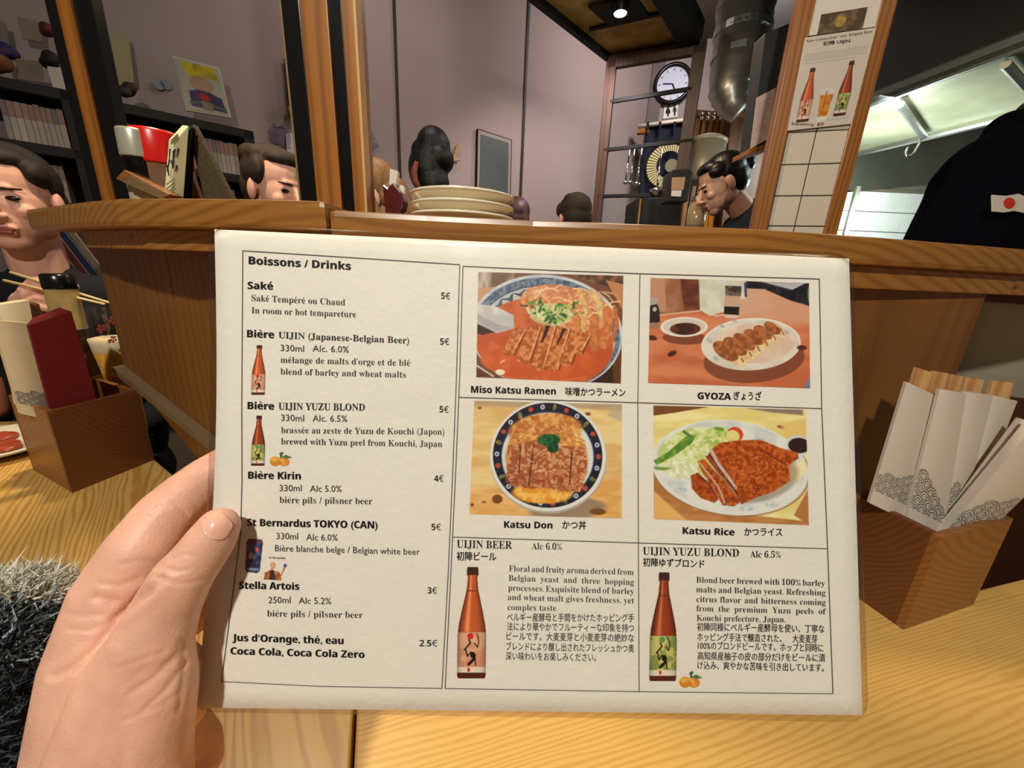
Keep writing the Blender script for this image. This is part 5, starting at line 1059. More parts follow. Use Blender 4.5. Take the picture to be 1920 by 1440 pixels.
# left ledge group
YL = .72
zl = lambda x, y, o=0: PY(x, y, YL+o)
def onledge(o, z=1.219): BASE[o.name][2] = z; o.location.z = z
pk = thing('plank_block', 'short wooden block leaning down across the left ledge end', 'block', zl(260, 368, -.03)); onledge(pk)
a0, a1 = zl(222, 326, -.03), zl(318, 372, -.03); dv = (a1-a0)/np.linalg.norm(a1-a0); up2 = np.cross(dv, (0, 1, 0)); up2 = up2 if up2[2] > 0 else -up2
b0 = [zl(*p, -.03) for p in ((216, 335), (232, 318), (318, 364), (300, 372))]
obj('block', *prism(b0, (0, .03, 0)), BOXW, pk, bevel=.0015)
obj('brown_cover', *prism([zl(*p, -.0305) for p in ((233, 342), (248, 330), (318, 366), (303, 373))], (0, -.002, 0)), mat('brown_cover', (120, 96, 62), rough=.7), pk)
def jar(name, label, cx, ytop, ybase, wtop, lidm, bodym, o, lidfrac=.4, lab=None):
    t = thing(name, label, 'container', zl(cx, ybase, o)); onledge(t)
    top = zl(cx, ytop, o); c = np.array([top[0]+.004, top[1], 1.219]); H = top[2]-1.219; r = wtop/2*.78/F
    obj('body', *lathe(c, [(r*.82, 0), (r*.84, .004), (r*.95, H*(1-lidfrac))], 28), bodym, t, smooth=True)
    obj('lid', *lathe(c, [(r*.99, H*(1-lidfrac)), (r*1.02, H*(1-lidfrac)+.003), (r, H-.004), (r*.96, H), (r*.3, H)], 28), lidm, t, smooth=True)
    if lab: obj('label_patch', *lathe(c, [(r*.95, H*.18), (r*.97, H*.42)], 28, capb=False, capt=False), lab, t, smooth=True)
    return t
jar('spice_jar', 'black spice jar with ribbed silver lid beside the red-lidded tub', 244, 244, 372, 42, mat('silver_lid', (196, 196, 180), rough=.3, metal=.4), BLACKP, .01, .32, mat('pale_label', (180, 174, 140), rough=.6))
TUB = mat('cloudy_tub', (120, 92, 66), rough=.2, coat=.5, var=.2, vscale=30)
jar('red_lidded_tub', 'cloudy plastic tub with bright red lid on the left ledge', 284, 248, 372, 66, mat('red_lid', (216, 30, 22), rough=.3), TUB, .035, .38)
jar('red_lidded_tub', 'second red-lidded tub mostly hidden behind the calligraphy card', 318, 258, 372, 50, mat('red_lid', (216, 30, 22), rough=.3), TUB, .06, .36)
mh = thing('table_sign', 'white upright card with black brush calligraphy on left ledge', 'sign', zl(325, 372, -.01)); onledge(mh)
mq = [(316, 262), (342, 234), (332, 372), (308, 362)]
def MH(x, y, off=0): return zl(x, y, (x-316)*.0008+off)
obj('card', *prism([MH(*p) for p in mq], (.008, .004, 0)), mat('ivory_card', (222, 222, 178), rough=.45), mh, bevel=.001)
obj('dark_back', *prism([MH(x+9, y+1, .004) for x, y in mq], (.006, .004, 0)), BLACK, mh)
st = []
for pts_, w in (([(319, 279), (318, 300), (314, 322)], 2.5), ([(314, 310), (317, 330)], 3), ([(327, 283), (325, 300), (324, 316)], 3), ([(329, 280), (324, 286)], 3), ([(335, 278), (332, 295)], 2.5), ([(332, 310), (330, 322)], 3), ([(321, 300), (322, 308)], 2)):
    for (x0, y0), (x1, y1) in zip(pts_[:-1], pts_[1:]):
        L = math.hypot(x1-x0, y1-y0); nx, ny = -(y1-y0)/L*w/2, (x1-x0)/L*w/2; st.append(prism([MH(x0-nx, y0-ny, -.007), MH(x1-nx*.5, y1-ny*.5, -.007), MH(x1+nx*.5, y1+ny*.5, -.007), MH(x0+nx, y0+ny, -.007)], (0, -.0006, 0)))
obj('brush_strokes', *join(*st), INK, mh)
obj('grey_seal', *prism([MH(*p, -.007) for p in ((321, 262), (334, 250), (334, 262), (321, 272))], (0, -.0005, 0)), mat('grey_seal', (150, 150, 120), rough=.6), mh)
for k in range(3): obj('text_line', *prism([MH(x, y+k*8, -.007) for x, y in ((312, 345), (328, 334), (328, 336), (312, 347))], (0, -.0005, 0)), mat('grey_print', (150, 148, 120), rough=.6), mh)
wb = thing('woven_board', 'dark woven easel panel leaning behind the calligraphy card', 'easel', zl(380, 372, .05)); onledge(wb)
obj('panel', *prism([zl(*p, .05) for p in ((352, 242), (362, 232), (440, 380), (384, 380))], (0, .012, 0)), mat('woven_brown', (74, 62, 40), rough=.8, bump=.8, bscale=240, var=.35, vscale=200), wb, bevel=.002)
obj('front_leg', *prism([zl(*p, .04) for p in ((352, 240), (358, 238), (352, 380), (343, 380))], (0, .01, 0)), BLACKP, wb, bevel=.001)
obj('rear_leg', *prism([zl(*p, .06) for p in ((350, 320), (356, 318), (378, 380), (364, 380))], (0, .01, 0)), BOXW, wb, bevel=.001)

# ------------------------------------------------------------------ chopstick boxes
def open_box(label, N, e1, l1, e2, l2, h, mf, ms):
    N = np.array([N[0], N[1], .75]); e1 = np.array([*e1, 0.]); e2 = np.array([*e2, 0.]); e1 /= np.linalg.norm(e1); e2 /= np.linalg.norm(e2); w = .009
    t = thing('chopstick_box', label, 'box', N+(e1*l1+e2*l2)/2); H = np.array([0, 0, h])
    P_ = lambda a, b: N+e1*a+e2*b
    obj('front_panel', *prism([P_(0, 0), P_(l1, 0), P_(l1, w), P_(0, w)], H), mf, t, bevel=.0008)
    obj('rear_panel', *prism([P_(0, l2-w), P_(l1, l2-w), P_(l1, l2), P_(0, l2)], H), mf, t, bevel=.0008)
    obj('side_panel', *prism([P_(0, w), P_(w, w), P_(w, l2-w), P_(0, l2-w)], H), ms, t, bevel=.0008)
    obj('side_panel', *prism([P_(l1-w, w), P_(l1, w), P_(l1, l2-w), P_(l1-w, l2-w)], H), ms, t, bevel=.0008)
    obj('bottom_panel', *prism([P_(w, w), P_(l1-w, w), P_(l1-w, l2-w), P_(w, l2-w)], (0, 0, .008)), mf, t)
    return t
open_box('wooden chopstick box on the right table', (.492, .374), (.951, .309), .143, (-.309, .951), .092, .134, BOXW, BOXD)
open_box('wooden chopstick box on the left table holding red napkins', (-.753, .578), (.028, .126), .130, (-.154, .07), .165, .150, BOXD, BOXW)
def seigaiha(nx, ny, w, h, top):
    """w,h in pattern units; wave scales below an uneven top edge"""
    u, v = np.meshgrid(np.linspace(0, w, nx), np.linspace(0, h, ny)); ink = np.zeros(u.shape); done = np.zeros(u.shape, bool)
    for k in range(int(h*2)+3, -2, -1):
        cy = k*.5
        cxs = np.round(u-(.5*(k % 2)))+(.5*(k % 2)); d = np.hypot(u-cxs, (v-cy)*1.0)
        m = (d < .56) & ~done & (v <= cy+.01); m = m & (cy-.4 > top(cxs/w)*h); ring = (np.sin(d*2*math.pi/.19+.6) > 0.0) | (d > .51); ink[m] = ring[m]; ink[m & (d < .05)] = 1; done |= m
    return ink, done
def sleeve(label, quad, Yb, Yt, th, col, box_top, grp, pat=None, name='chopstick_sleeve', nseg=9, bulge=.0035, base_ext=.5):
    """paper sleeve: quad px BL,BR,TR,TL; leans between two depths"""
    BL, BR, TR, TL = [np.array(p, float) for p in quad]
    def f(u, v, off=0):      # v 0 bottom .. 1 top
        if isinstance(Yb, tuple): p = (BL*(1-u)+BR*u)*(1-v)+(TL*(1-u)+TR*u)*v; return PV(p[0], p[1], Yb[0]+Yb[2]*(Yt*v-off-bulge*math.sin(math.pi*min(1, max(0, u)))), Yb[1])
        p = (BL*(1-u)+BR*u)*(1-v)+(TL*(1-u)+TR*u)*v; Y = Yb+(Yt-Yb)*v; q3 = PY(p[0], p[1], Y-off-bulge*math.sin(math.pi*min(1, max(0, u)))); return q3
    t = thing(name, label, 'chopsticks', f(.5, 0), grp); V = []; nv = 6
    v0 = -base_ext*.25
    for side in (0, 1):
        for j in range(nv):
            for i in range(nseg):
                u = i/(nseg-1); p = f(u, v0+(1-v0)*j/(nv-1)); 
                if side: p = p+(Yb[2] if isinstance(Yb, tuple) else np.array([0, 1., 0]))*(th+2*bulge*math.sin(math.pi*u))
                V.append(p)
    n = nv*nseg; Fc = []
    for j in range(nv-1):
        for i in range(nseg-1):
            a = j*nseg+i; Fc += [(a, a+1, a+nseg+1, a+nseg), (n+a, n+a+nseg, n+a+nseg+1, n+a+1)]
    for j in range(nv-1): a = j*nseg; Fc += [(a, a+nseg, n+a+nseg, n+a)]; a += nseg-1; Fc += [(a, n+a, n+a+nseg, a+nseg)]
    for i in range(nseg-1): a = (nv-1)*nseg+i; Fc += [(a, a+1, n+a+1, n+a)]; Fc += [(i, n+i, n+i+1, i+1)]
    obj('paper', V, Fc, col, t, smooth=False)
    if pat:
        vmax, topf = pat; nx, ny = 70, 90; ink, done = seigaiha(nx, ny, 3.2, 4.2, topf)
        g = np.array([[f(i/(nx-1)*.98+.01, vmax*(1-j/(ny-1)), .0004) for i in range(nx)] for j in range(ny)])
        c1 = np.where(ink[..., None] > .5, np.array([86., 78, 66]), np.array([206., 196, 182])); raster('wave_print', g, c1, done.astype(float), PRINT, t)
    return t
WP = mat('sleeve_paper', (196, 184, 170), rough=.65, var=.04); KP = mat('kraft_sleeve', (190, 150, 108), rough=.7, var=.1)
CW = wood('chopstick_wood', (206, 160, 106), (176, 124, 74), rot=(0, math.radians(90), 0), freq=30, coat=0)
G1 = 'white wave-print chopstick sleeves in the right box'
sleeve('white wave-print sleeve nearest the menu in the right box', [(1638, 918), (1706, 950), (1756, 742), (1700, 716)], .43, .47, .004, WP, 0, G1, (.30, lambda s: .42-.3*s))
sleeve('second white wave-print sleeve from the menu in the right box', [(1706, 950), (1772, 984), (1812, 738), (1762, 730)], .425, .465, .004, WP, 0, G1, (.44, lambda s: .15+.6*s))
sleeve('third white wave-print sleeve from the menu, partly covered', [(1762, 975), (1800, 990), (1862, 742), (1806, 734)], .432, .468, .004, WP, 0, G1, (.42, lambda s: .1+.8*abs(s-.4)))
sleeve('narrow white sleeve at the right of the upright bundle', [(1790, 985), (1812, 992), (1908, 752), (1856, 740)], .438, .474, .004, WP, 0, G1, None)
sleeve('back white sleeve leaning right, behind the diagonal one', [(1768, 985), (1800, 1000), (1945, 800), (1918, 786)], .425, .44, .006, WP, 0, G1, (.35, lambda s: .3*s))
sleeve('bright white wave-print sleeve leaning far to the right', [(1770, 1000), (1866, 985), (2010, 845), (1946, 790)], .415, .42, .010, WP, 0, G1, (.40, lambda s: .1+.3*(1-s)))
sleeve('brown-bottomed bare chopsticks at the left of the right bundle', [(1652, 905), (1685, 925), (1752, 700), (1722, 690)], .445, .482, .006, CW, 0, 'bare wooden chopstick pairs behind the sleeves', None, name='bare_chopsticks', bulge=.001)
for k, (xa_, xb_, lab) in enumerate(((1750, 1778, 'second pair of bare chopsticks peeking above the white sleeves'), (1784, 1806, 'third pair of bare chopsticks peeking above the white sleeves'), (1812, 1846, 'fourth pair of bare chopsticks peeking above the white sleeves'), (1862, 1902, 'rightmost pair of bare chopsticks peeking above the white sleeves'))):
    yy = 696+k*6; sleeve(lab, [(xa_-62, 930), (xb_-66, 935), (xb_, yy+4), (xa_, yy)], .45, .488, .004, CW, 0, 'bare wooden chopstick pairs behind the sleeves', None, name='bare_chopsticks', bulge=.001)
RP = mat('red_paper', (122, 26, 26), rough=.6, var=.12, vscale=30); RPE = mat('red_paper_bright', (160, 48, 40), rough=.6)
NL = np.array([-.753, .578, 0]); EL1 = np.array([.028, .126, 0])/.129; EL2 = np.array([-.154, .07, 0])/.1692
LP = lambda o: (NL+EL2*o, EL1, EL2)
sleeve('large white wave-print sleeve in the left box', [(33, 756), (99, 770), (52, 606), (-14, 600)], LP(.060), .01, .012, mat('cream_sleeve', (226, 208, 168), rough=.6), 0, 'white sleeves in the left box', (.30, lambda s: .5-.2*s))
sleeve('cream crinkled sleeve peeking above the large white one', [(30, 740), (90, 750), (54, 563), (-4, 572)], LP(.095), .02, .02, mat('cream_sleeve2', (226, 210, 170), rough=.6), 0, 'white sleeves in the left box', None)
sleeve('brownish sleeve between cream pack and sauce bottle', [(80, 745), (110, 750), (74, 570), (52, 564)], LP(.125), .01, .01, mat('brown_sleeve', (150, 112, 84), rough=.6), 0, 'white sleeves in the left box', None)
nap = thing('napkin_pack', 'pack of folded dark red napkins standing in the left box', 'napkins', zl(130, 750, -.1))
def NPq(x, y, Y): return PY(x, y, Y)
for k in range(5):
    dx = k*4.0; Y = .612+k*.014; col = RP
    qd = [(99+dx*.5, 790), (186+dx*.3, 762), (134-dx*1.2, 583-k*1.6), (52+dx*.6, 610-k*3)]
    obj('folded_napkin', *prism([PV(p[0], p[1], NL+EL2*(.016+k*.008), EL1) for i, p in enumerate(qd)], EL2*.0072), RP if k else mat('red_napkin_front', (110, 22, 24), rough=.6, var=.1), nap, bevel=.0012)
# ------------------------------------------------------------------ bottle, beer glass, bowl on the left table
bt = thing('sauce_bottle', 'dark sauce bottle with black cap and beige label behind left box', 'bottle', PY(150, 700, .80)); bx = PY(109, 525, .80)[0]
c = np.array([bx, .80, .75]); ztp = PY(109, 513, .80)[2]-.75; BASE[bt.name][:] = c; bt.location = tuple(c); r0 = 21*.84/F*.95
obj('glass_body', *lathe(c, [(.036, 0), (.038, .01), (.038, ztp-.20), (.034, ztp-.16), (r0*1.05, ztp-.12), (r0, ztp-.03)], 32), mat('dark_brown_glass', (60, 38, 18), rough=.12, coat=.4), bt, smooth=True)
obj('neck_label', *lathe(c, [(r0*1.09, ztp-.112), (r0*1.04, ztp-.03)], 32, capb=False, capt=False), mat('beige_label', (172, 146, 92), rough=.45, var=.15, vscale=60), bt, smooth=True)
obj('cap', *lathe(c, [(r0*1.02, ztp-.032), (r0*1.08, ztp-.028), (r0*1.08, ztp-.004), (r0*.9, ztp)], 32), BLACKP, bt, smooth=True)
obj('shoulder_label', *lathe(c, [(.0385, ztp-.24), (.0388, ztp-.21)], 32, capb=False, capt=False), mat('dark_gold_label', (110, 84, 30), rough=.5), bt, smooth=True)
bgl = thing('beer_glass', 'flared beer glass with red flower print, half full of amber beer', 'glass', PY(230, 720, .80))
tp_ = PY(193, 572, .80); c = np.array([tp_[0]-.0, .80, .75]); BASE[bgl.name][:] = c; bgl.location = tuple(c); HH = tp_[2]-.75; ro = 35*.82/F
prf = [(ro*.72, 0), (ro*.72, .006), (ro*.62, .02), (ro*.66, HH*.35), (ro*.74, HH*.55), (ro*.93, HH*.78), (ro*1.0, HH)]
obj('glass_wall', *lathe(c, prf, 36, capt=False), film('beer_glass_film', (.97, .97, .95), .05, .12), bgl, smooth=True)
obj('beer', *lathe(c, [(ro*.60, .012), (ro*.58, .022), (ro*.63, HH*.35), (ro*.71, HH*.55), (ro*.82, HH*.68)], 32), mat('amber_beer', (228, 162, 60), rough=.15, var=.1, vscale=20, emit=None), bgl, smooth=True)
obj('foam', *lathe(c, [(ro*.82, HH*.68), (ro*.90, HH*.77), (ro*.6, HH*.78)], 32, capb=False), mat('beer_foam', (214, 196, 160), rough=.7), bgl, smooth=True)
def petals(cx, cy, r):
    out = []
    for k in range(5):
        a = k*1.2566+.3; p = [(cx+math.cos(a+b)*r*rr, cy+math.sin(a+b)*r*rr) for b, rr in ((0, .1), (.45, .8), (0, 1.0), (-.45, .8))]; out.append(prism([PY(x, y, .755) for x, y in p], (0, .001, 0)))
    return join(*out)
for (x_, y_, r__) in ((212, 600, 9), (189, 616, 9), (200, 612, 4), (212, 636, 7), (205, 640, 4)): obj('flower_print', *petals(x_, y_, r__), mat('flower_red', (150, 60, 54), rough=.5), bgl)
pl2 = thing('oval_dish', 'white dish of red food at the edge of the left table', 'dish', PZ(0, 850, .75))
c = PZ(-6, 846, .75); obj('dish', *lathe(c, [(.05, 0), (.085, .012), (.105, .022), (.1, .024), (.07, .012), (.001, .010)], 40, capt=False), mat('white_dish', (226, 220, 200), rough=.2, coat=.3), pl2, smooth=True)
obj('red_food', *blob([ellip(c+np.array([rng.uniform(-.05, .05), rng.uniform(-.04, .04), .016]), (.022, .02, .008)) for _ in range(10)], .004, 3), mat('red_food', (170, 72, 48), rough=.35, var=.3, vscale=60), pl2, smooth=True)
c3 = PY(6, 735, .88); one('pink_cup', 'pinkish cup standing behind the left chopstick box', 'cup', lathe(np.array([c3[0]-.05, .88, .75]), [(.03, 0), (.036, .02), (.04, .10), (.037, .10), (.032, .02)], 28, capt=False), mat('pink_cup', (190, 120, 90), rough=.3), smooth=True)
# right lower opening: white appliance, wood boards, glass shelf
YW = .80
def YQ(pts, th=.02, o=0): return prism([PY(x, y, YW+o) for x, y in pts], (0, th, 0))
wa = thing('white_appliance', 'plain off-white appliance side seen through the gap at right', 'appliance', PY(1900, 740, YW)*np.array([1, 1, 0]))
obj('side_panel', *YQ([(1790, 560), (2060, 580), (2060, 775), (1740, 735)], .08), mat('offwhite_panel', (176, 164, 142), rough=.5), wa, bevel=.003)
one('brown_board', 'dark brown board above the off-white appliance', 'board', YQ([(1790, 545), (2080, 556), (2080, 578), (1790, 562)], .05, -.01), mat('dark_brown_board2', (96, 54, 28), rough=.6))
gs = thing('glass_shelf', 'glass shelf edge with pale strips as reflections under the ledge at right', 'shelf', PY(1890, 545, YW-.02))
obj('glass_edge', *YQ([(1800, 527), (2060, 550), (2060, 557), (1800, 545)], .1, -.02), mat('shelf_glass', (138, 142, 130), rough=.1, metal=.3), gs)
for x in (1872, 1890, 1906): obj('reflection_strip', *prism([PY(x, 538, YW-.025), PY(x+2, 538, YW-.025), PY(x+16, 550, YW-.025), PY(x+14, 550, YW-.025)], (0, .002, 0)), mat('reflection_pale', (216, 214, 190), rough=.3), gs)  # pale strips stand in for light reflected in the glass
one('lower_board', 'dark wooden board below the off-white appliance', 'board', prism([PY(x, y, .70) for x, y in ((1730, 728), (2100, 770), (2300, 1300), (1700, 1250))], (0, .02, 0)), mat('dark_brown_board3', (70, 36, 18), rough=.6))

# magazines leaning behind the diner
for k, (nm_, c_) in enumerate((('dark green', (52, 66, 52)), ('maroon', (84, 36, 36)), ('navy', (36, 40, 70)), ('grey-beige', (120, 112, 92)), ('brown', (90, 52, 36)), ('pale olive', (124, 124, 92)))):
    x = 66+17*k; one('magazine', '%s magazine leaning in the row behind the diner' % nm_, 'magazine', prism([PY(px_, py_, 1.5) for px_, py_ in ((x, 424), (x+13, 424), (x+118, 560), (x+107, 566))], (.02, .03, 0)), mat('magazine_%d' % k, c_, rough=.4), 'magazines leaning behind the diner', bevel=.002)
# ------------------------------------------------------------------ people
def rotz(a): c, s = math.cos(a), math.sin(a); return np.array([[c, -s, 0], [s, c, 0], [0, 0, 1.]])
def rotx(a): c, s = math.cos(a), math.sin(a); return np.array([[1, 0, 0], [0, c, -s], [0, s, c]])
def roty(a): c, s = math.cos(a), math.sin(a); return np.array([[c, 0, s], [0, 1, 0], [-s, 0, c]])
def person(label, hc, yaw, pitch=0, roll=0, hair=HAIRD, hairstyle='short', cloth=BLACKC, stand=False, group=None, arms=None, s=1.0, skin=SKIN, lean=.06, hv=.0035, hood=False, nz=.20):
    """hc head centre; yaw 0 looks along +Y, counter-clockwise; pitch>0 looks down"""
    hc = np.array(hc, float); Bz = rotz(yaw); Hm = Bz@roty(roll)@rotx(-pitch)
    t = thing('person', label, 'person', (hc[0], hc[1], 0), group)
    h = lambda x, y, z: hc+Hm@(np.array([x, y, z])*s)
    E = lambda c, r: ellip(h(*c), np.array(r)*s, Hm, 20, 14)
    Cp = lambda a, ra, b, rb: capsule(h(*a), ra*s, h(*b), rb*s)
    neckb = hc+Bz@np.array([0, -.035-lean*.5, -nz])*s
    sk = [E((0, -.012, .035), (.074, .094, .084)), E((0, .03, -.01), (.064, .062, .07)), E((0, .036, -.045), (.056, .056, .060)), E((0, .052, -.088), (.034, .034, .026)), E((.042, .0, -.05), (.02, .04, .035)), E((-.042, .0, -.05), (.02, .04, .035)),
          Cp((0, .088, .008), .008, (0, .112, -.028), .0115), E((.013, .100, -.034), (.008, .009, .007)), E((-.013, .100, -.034), (.008, .009, .007)), Cp((-.03, .080, .026), .006, (.03, .080, .026), .006), E((.036, .066, -.022), (.022, .02, .018)), E((-.036, .066, -.022), (.022, .02, .018)),
          E((.074, -.008, -.008), (.010, .018, .031)), E((-.074, -.008, -.008), (.010, .018, .031)), Cp((-.018, .088, -.060), .0075, (.018, .088, -.060), .0075), Cp((-.014, .086, -.070), .008, (.014, .086, -.070), .008), capsule(h(0, -.02, -.05), .052*s, neckb, .054*s), capsule(neckb, .054*s, neckb-(0, 0, .06*s), .06*s)]
    V, Fc = blob(sk, hv, 4, .5)
    obj('head_and_neck', V, Fc, skin, t, smooth=True)
    for sx in (-1, 1):
        obj('eye', *E((sx*.031, .0835, .004), (.0125, .006, .0055)), EYEM, t, smooth=True)
        obj('eyebrow', *Cp((sx*.016, .088, .023), .003, (sx*.046, .076, .024), .0022), hair, t, smooth=True)
    obj('lips', *blob([Cp((-.019, .0925, -.061), .0045, (.019, .0925, -.061), .0045), Cp((-.014, .0925, -.069), .005, (.014, .0925, -.069), .005)], .002, 3), LIP, t, smooth=True)
    hs = [E((0, -.028, .044), (.082, .092, .082)), E((0, -.055, .0), (.077, .062, .075)), E((0, .028, .086), (.058, .05, .028))]
    if hairstyle == 'short': hs += [E((rng.uniform(-.05, .05), rng.uniform(-.06, .03), .085), (.035, .04, .03)) for _ in range(7)]+[E((sx*.072, .012, .045), (.014, .03, .035)) for sx in (-1, 1)]
    if hairstyle == 'bun': hs += [E((0, -.125, .03), (.034, .034, .034)), E((sx_*.06, .02, .06), (.022, .04, .03))if (sx_ := 1) else 0, E((-.06, .02, .06), (.022, .04, .03))]
    if hairstyle == 'long': hs += [Cp((sx*.072, .01, .03), .022, (sx*.078, .01, -.2), .026) for sx in (-1, 1)]+[Cp((0, -.08, .0), .06, (0, -.09, -.22), .07)]
    if hairstyle == 'tall': hs += [E((.01, -.02, .085), (.085, .1, .095)), E((-.01, -.03, -.02), (.105, .10, .13)), E((.05, -.03, .02), (.075, .08, .07)), E((.02, -.04, -.1), (.09, .08, .09)), E((-.04, -.03, .05), (.06, .08, .07))]
    obj('hair', *blob(hs, .005, 3, .5), hair, t, smooth=True)
    if hood: obj('hooded_jacket', *blob([capsule(PD(1893, 252, 1.0), 40/F, PD(1868, 350, 1.0), 96/F), capsule(PD(1868, 350, 1.0), 96/F, PD(1855, 470, 1.0), 130/F), capsule(PD(1893, 252, 1.0), 36/F, PD(1960, 260, 1.0), 40/F), capsule(PD(1950, 300, 1.05), 90/F, PD(1980, 500, 1.05), 130/F), capsule(PD(1868, 350, 1.0), 90/F, PD(1990, 350, 1.05), 100/F)], .008, 6), cloth, t, smooth=True)
    # body
    zb = 0.95 if stand else .50
    sh = neckb-(0, 0, .015); hipc = np.array([neckb[0], neckb[1], 0])-Bz@np.array([0, lean, 0]); hipc[2] = zb
    b = lambda x, y, z: sh+Bz@np.array([x, y, z])*s
    cl = [capsule(b(-.10, 0, -.02), .065, b(.10, 0, -.02), .065), capsule(b(-.15, 0, -.05), .06, b(.15, 0, -.05), .06), capsule(b(0, 0, -.12), .14, hipc+(0, 0, .12), .14), capsule(b(-.08, 0, -.12), .11, hipc+Bz@np.array([-.06, 0, .1]), .11), capsule(b(.08, 0, -.12), .11, hipc+Bz@np.array([.06, 0, .1]), .11), capsule(b(0, -.01, .025), .068, b(0, 0, -.05), .085)]
    hands = []
    for k, sx in enumerate((-1, 1)):
        S_ = b(sx*.17, 0, -.06)
        if arms and arms[k] is not None: E_, W_ = [np.array(q) for q in arms[k][:2]]
        elif stand: E_, W_ = b(sx*.22, -.02, -.34), b(sx*.17, .16, -.46)
        else: E_, W_ = b(sx*.22, .06, -.32), b(sx*.12, .26, -.36)
        cl += [capsule(S_, .06, E_, .045), capsule(E_, .045, W_, .033)]; d_ = (W_-E_)/np.linalg.norm(W_-E_); hands.append((W_, d_, sx, k))
    obj('top_garment', *blob(cl, .010, 6), cloth, t, smooth=True)
    for W_, d_, sx, k in hands:
        if arms and arms[k] is not None and len(arms[k]) > 2: continue
        up_ = np.array([0, 0, 1.]); sd = np.cross(d_, up_); sd /= np.linalg.norm(sd)
        hh = [capsule(W_-d_*.02, .026, W_+d_*.05, .028)]
        for f_ in range(4): o_ = sd*(f_-1.5)*.018; a_ = W_+d_*.06+o_; c_ = a_+d_*(.035+.006*(f_ in (1, 2)))-up_*.008; hh += [capsule(W_+d_*.03+o_*.8, .012, a_, .010), capsule(a_, .010, c_, .009), capsule(c_, .009, c_+d_*.022-up_*.02, .008)]
        hh += [capsule(W_+d_*.01-sd*sx*.02, .013, W_+d_*.045-sd*sx*.048, .010)]
        obj('hand', *blob(hh, .004, 3), skin, t, smooth=True)
    lg = []
    for sx in (-1, 1):
        hp = hipc+Bz@np.array([sx*.09, 0, 0])
        if stand: kn = hp+Bz@np.array([sx*.01, .02, -.46]); an = kn+Bz@np.array([0, -.02, -.42]); an[2] = .07
        else: kn = hp+Bz@np.array([sx*.03, .40, .02]); an = kn*np.array([1, 1, 0])+(0, 0, .07)
        lg += [capsule(hp, .085, kn, .06), capsule(kn, .06, an, .04), capsule(an-(0, 0, .03), .038, an+Bz@np.array([0, .14, 0])-(0, 0, .035), .035)]
    obj('trousers', *blob(lg+[capsule(hipc-Bz@np.array([.05, 0, 0]), .12, hipc+Bz@np.array([.05, 0, 0]), .12)], .014, 5), mat('dark_trousers', (26, 26, 32), rough=.9), t, smooth=True)
    if not stand:
        st_ = thing('stool', 'plain dark stool under the '+label.split(',')[0][:60], 'stool', (hipc[0], hipc[1], 0))
        obj('seat', *lathe(np.array([hipc[0], hipc[1], .33]), [(.16, 0), (.165, .01), (.165, .03), (.15, .035)], 24), DARKW, st_)
        for k in range(3): a = k*2.094; obj('leg', *tube([(hipc[0]+.1*math.cos(a), hipc[1]+  .1*math.sin(a), .34), (hipc[0]+.16*math.cos(a), hipc[1]+.16*math.sin(a), 0)], .015, 8), DARKW, st_)
    return t
yawto = lambda frm, to: math.atan2(-(to[0]-frm[0]), to[1]-frm[1])
# diner with chopsticks, far left
h1 = PD(24, 374, .92)
wr = PD(45, 585, .87); el = PD(-60, 700, .95)
p1 = person('dark-haired diner in black top holding chopsticks', h1, yawto(h1, (-.75, .2)), .10, hair=HAIRD, hairstyle='bun', cloth=BLACKC, arms=[None, (el, wr, 1)], hv=.003, lean=.02)
# diner's hand gripping the chopsticks
dH = .85
def hx3(x, y, o=0): return PD(x, y, dH+o)
hs_ = [capsule(hx3(35, 600, .02), .024, hx3(52, 568, .01), .028), capsule(hx3(52, 568, .01), .026, hx3(62, 550), .022)]
for (pts_, r) in (([(45, 545), (60, 530), (84, 526), (104, 530)], .0105), ([(48, 556), (66, 546), (88, 546)], .0100), ([(50, 570), (72, 560), (92, 562)], .0095), ([(55, 585), (74, 574), (90, 578)], .009), ([(60, 545), (84, 536), (110, 540), (138, 538)], .0105)):
    for a, b in zip(pts_[:-1], pts_[1:]): hs_.append(capsule(hx3(*a, -.012), r, hx3(*b, -.012), r*.94))
obj('hand', *blob(hs_, .0025, 3), SKIN, p1, smooth=True)
for k, (a, b, lab) in enumerate((((20, 511), (214, 570), 'upper pale chopstick held by the diner at left'), ((8, 526), (196, 570), 'lower pale chopstick held by the diner at left'))):
    one('chopstick', lab, 'chopstick', tube([PD(*a, .835-.01*k), PD(*b, .80-.01*k)], [.0032, .0022], 8), mat('pale_chopstick', (236, 206, 146), rough=.5), 'chopsticks in use', smooth=True)
# dark-haired man behind the left ledge
h2 = PD(522, 358, 1.14); person('young dark-haired man looking right behind the left ledge', h2, -math.radians(118), .16, hair=HAIRB, hairstyle='short', cloth=mat('maroon_cloth', (48, 22, 24), rough=.9), s=.96)
# light-haired woman behind the double post
h3 = PD(694, 372, 1.52); person('light-brown-haired woman looking down beside the double post', h3, math.radians(112), .35, hair=HAIRL, hairstyle='long', cloth=mat('grey_cloth', (70, 60, 58), rough=.9), s=1.1)
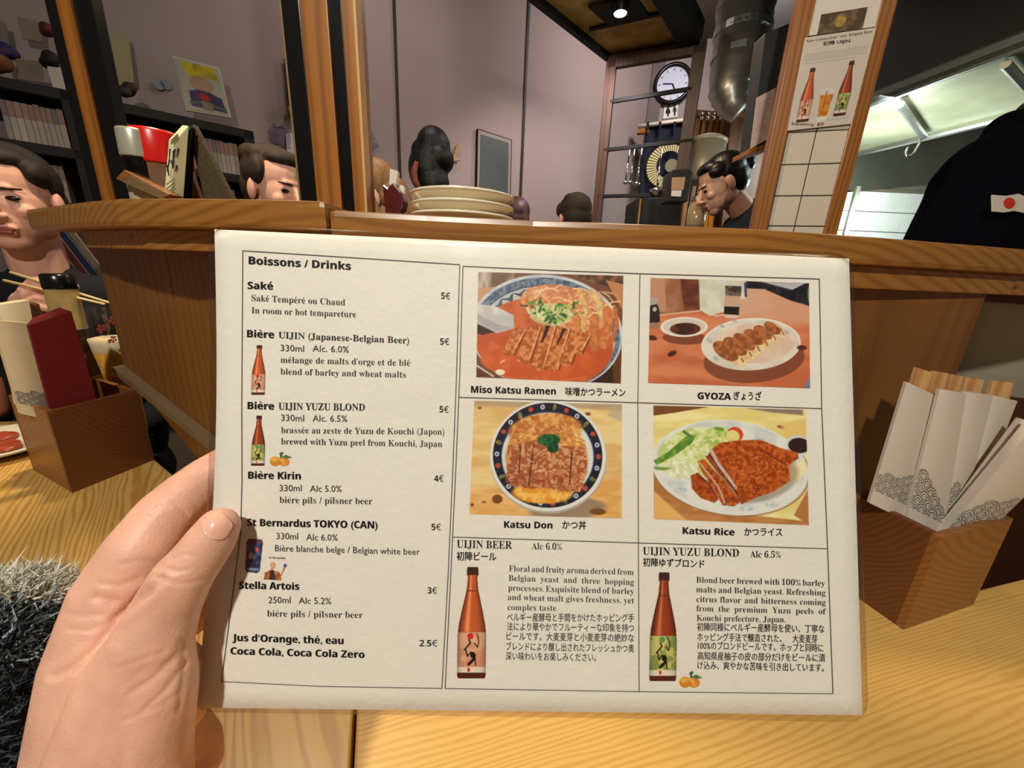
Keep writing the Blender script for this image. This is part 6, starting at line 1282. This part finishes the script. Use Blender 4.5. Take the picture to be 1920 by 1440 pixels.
# black-haired guest against the wall
h4 = PD(812, 312, 2.15); person('guest with big black hair, back turned, before the far wall', h4, -math.radians(15), .1, hair=mat('jet_black_hair', (9, 9, 9), rough=.5, bump=.6, bscale=200), hairstyle='tall', cloth=mat('dark_red_cloth', (60, 20, 26), rough=.9), stand=True, s=1.06)
obj('hair_strand', *tube([PD(x, y, 2.0) for x, y in ((781, 304), (776, 322), (778, 340), (788, 356))], [.012, .018, .018, .012], 10), mat('auburn_strand', (120, 58, 34), rough=.6), bpy.data.objects['person.003'], smooth=True, label='reddish hair strand')
h5 = PD(966, 412, 2.4); person('guest with reddish brown hair mostly hidden behind the plates', h5, math.radians(10), .0, hair=mat('reddish_hair', (54, 26, 20), rough=.5), hairstyle='short', cloth=BLACKC, s=1.03)
h6 = PD(1074, 412, 1.82); person('guest whose dark hair crown shows above ledge near the partition', h6, math.radians(20), .1, hair=HAIRB, hairstyle='short', cloth=BLACKC, s=.9)
# cook in navy, profile
h7 = PD(1352, 346, 1.72); person('cook in navy sweatshirt with hair tied back, looking down in profile', h7, math.radians(86), .5, hair=mat('black_brown_hair', (24, 16, 16), rough=.35, bump=.5, bscale=200), hairstyle='bun', cloth=NAVY, stand=True, lean=.22, nz=.13)
# person in black hooded jacket, right
h8 = PD(1965, 262, 1.12); p8 = person('cook in black hooded jacket with red-and-white flag patch, back turned', h8, math.radians(-30), .1, hair=HAIRD, hairstyle='short', cloth=mat('black_jacket', (7, 7, 14), rough=1.0, spec=.05, var=.3, bump=.3, bscale=150), stand=True, hood=True)
FP = lambda x, y, o=0: PD(x, y, .862-o)
obj('flag_patch', *prism([FP(*p) for p in ((1858, 366), (1884, 368), (1908, 364), (1919, 369), (1919, 400), (1900, 396), (1880, 399), (1859, 397))], -WF*.002), mat('patch_white', (214, 206, 190), rough=.8), p8)
obj('flag_disc', *prism([FP(1892+10.5*math.cos(a), 381+10*math.sin(a), .0025) for a in np.linspace(0, 6.283, 24, endpoint=False)], -WF*.001), mat('patch_red', (206, 52, 40), rough=.8), p8)
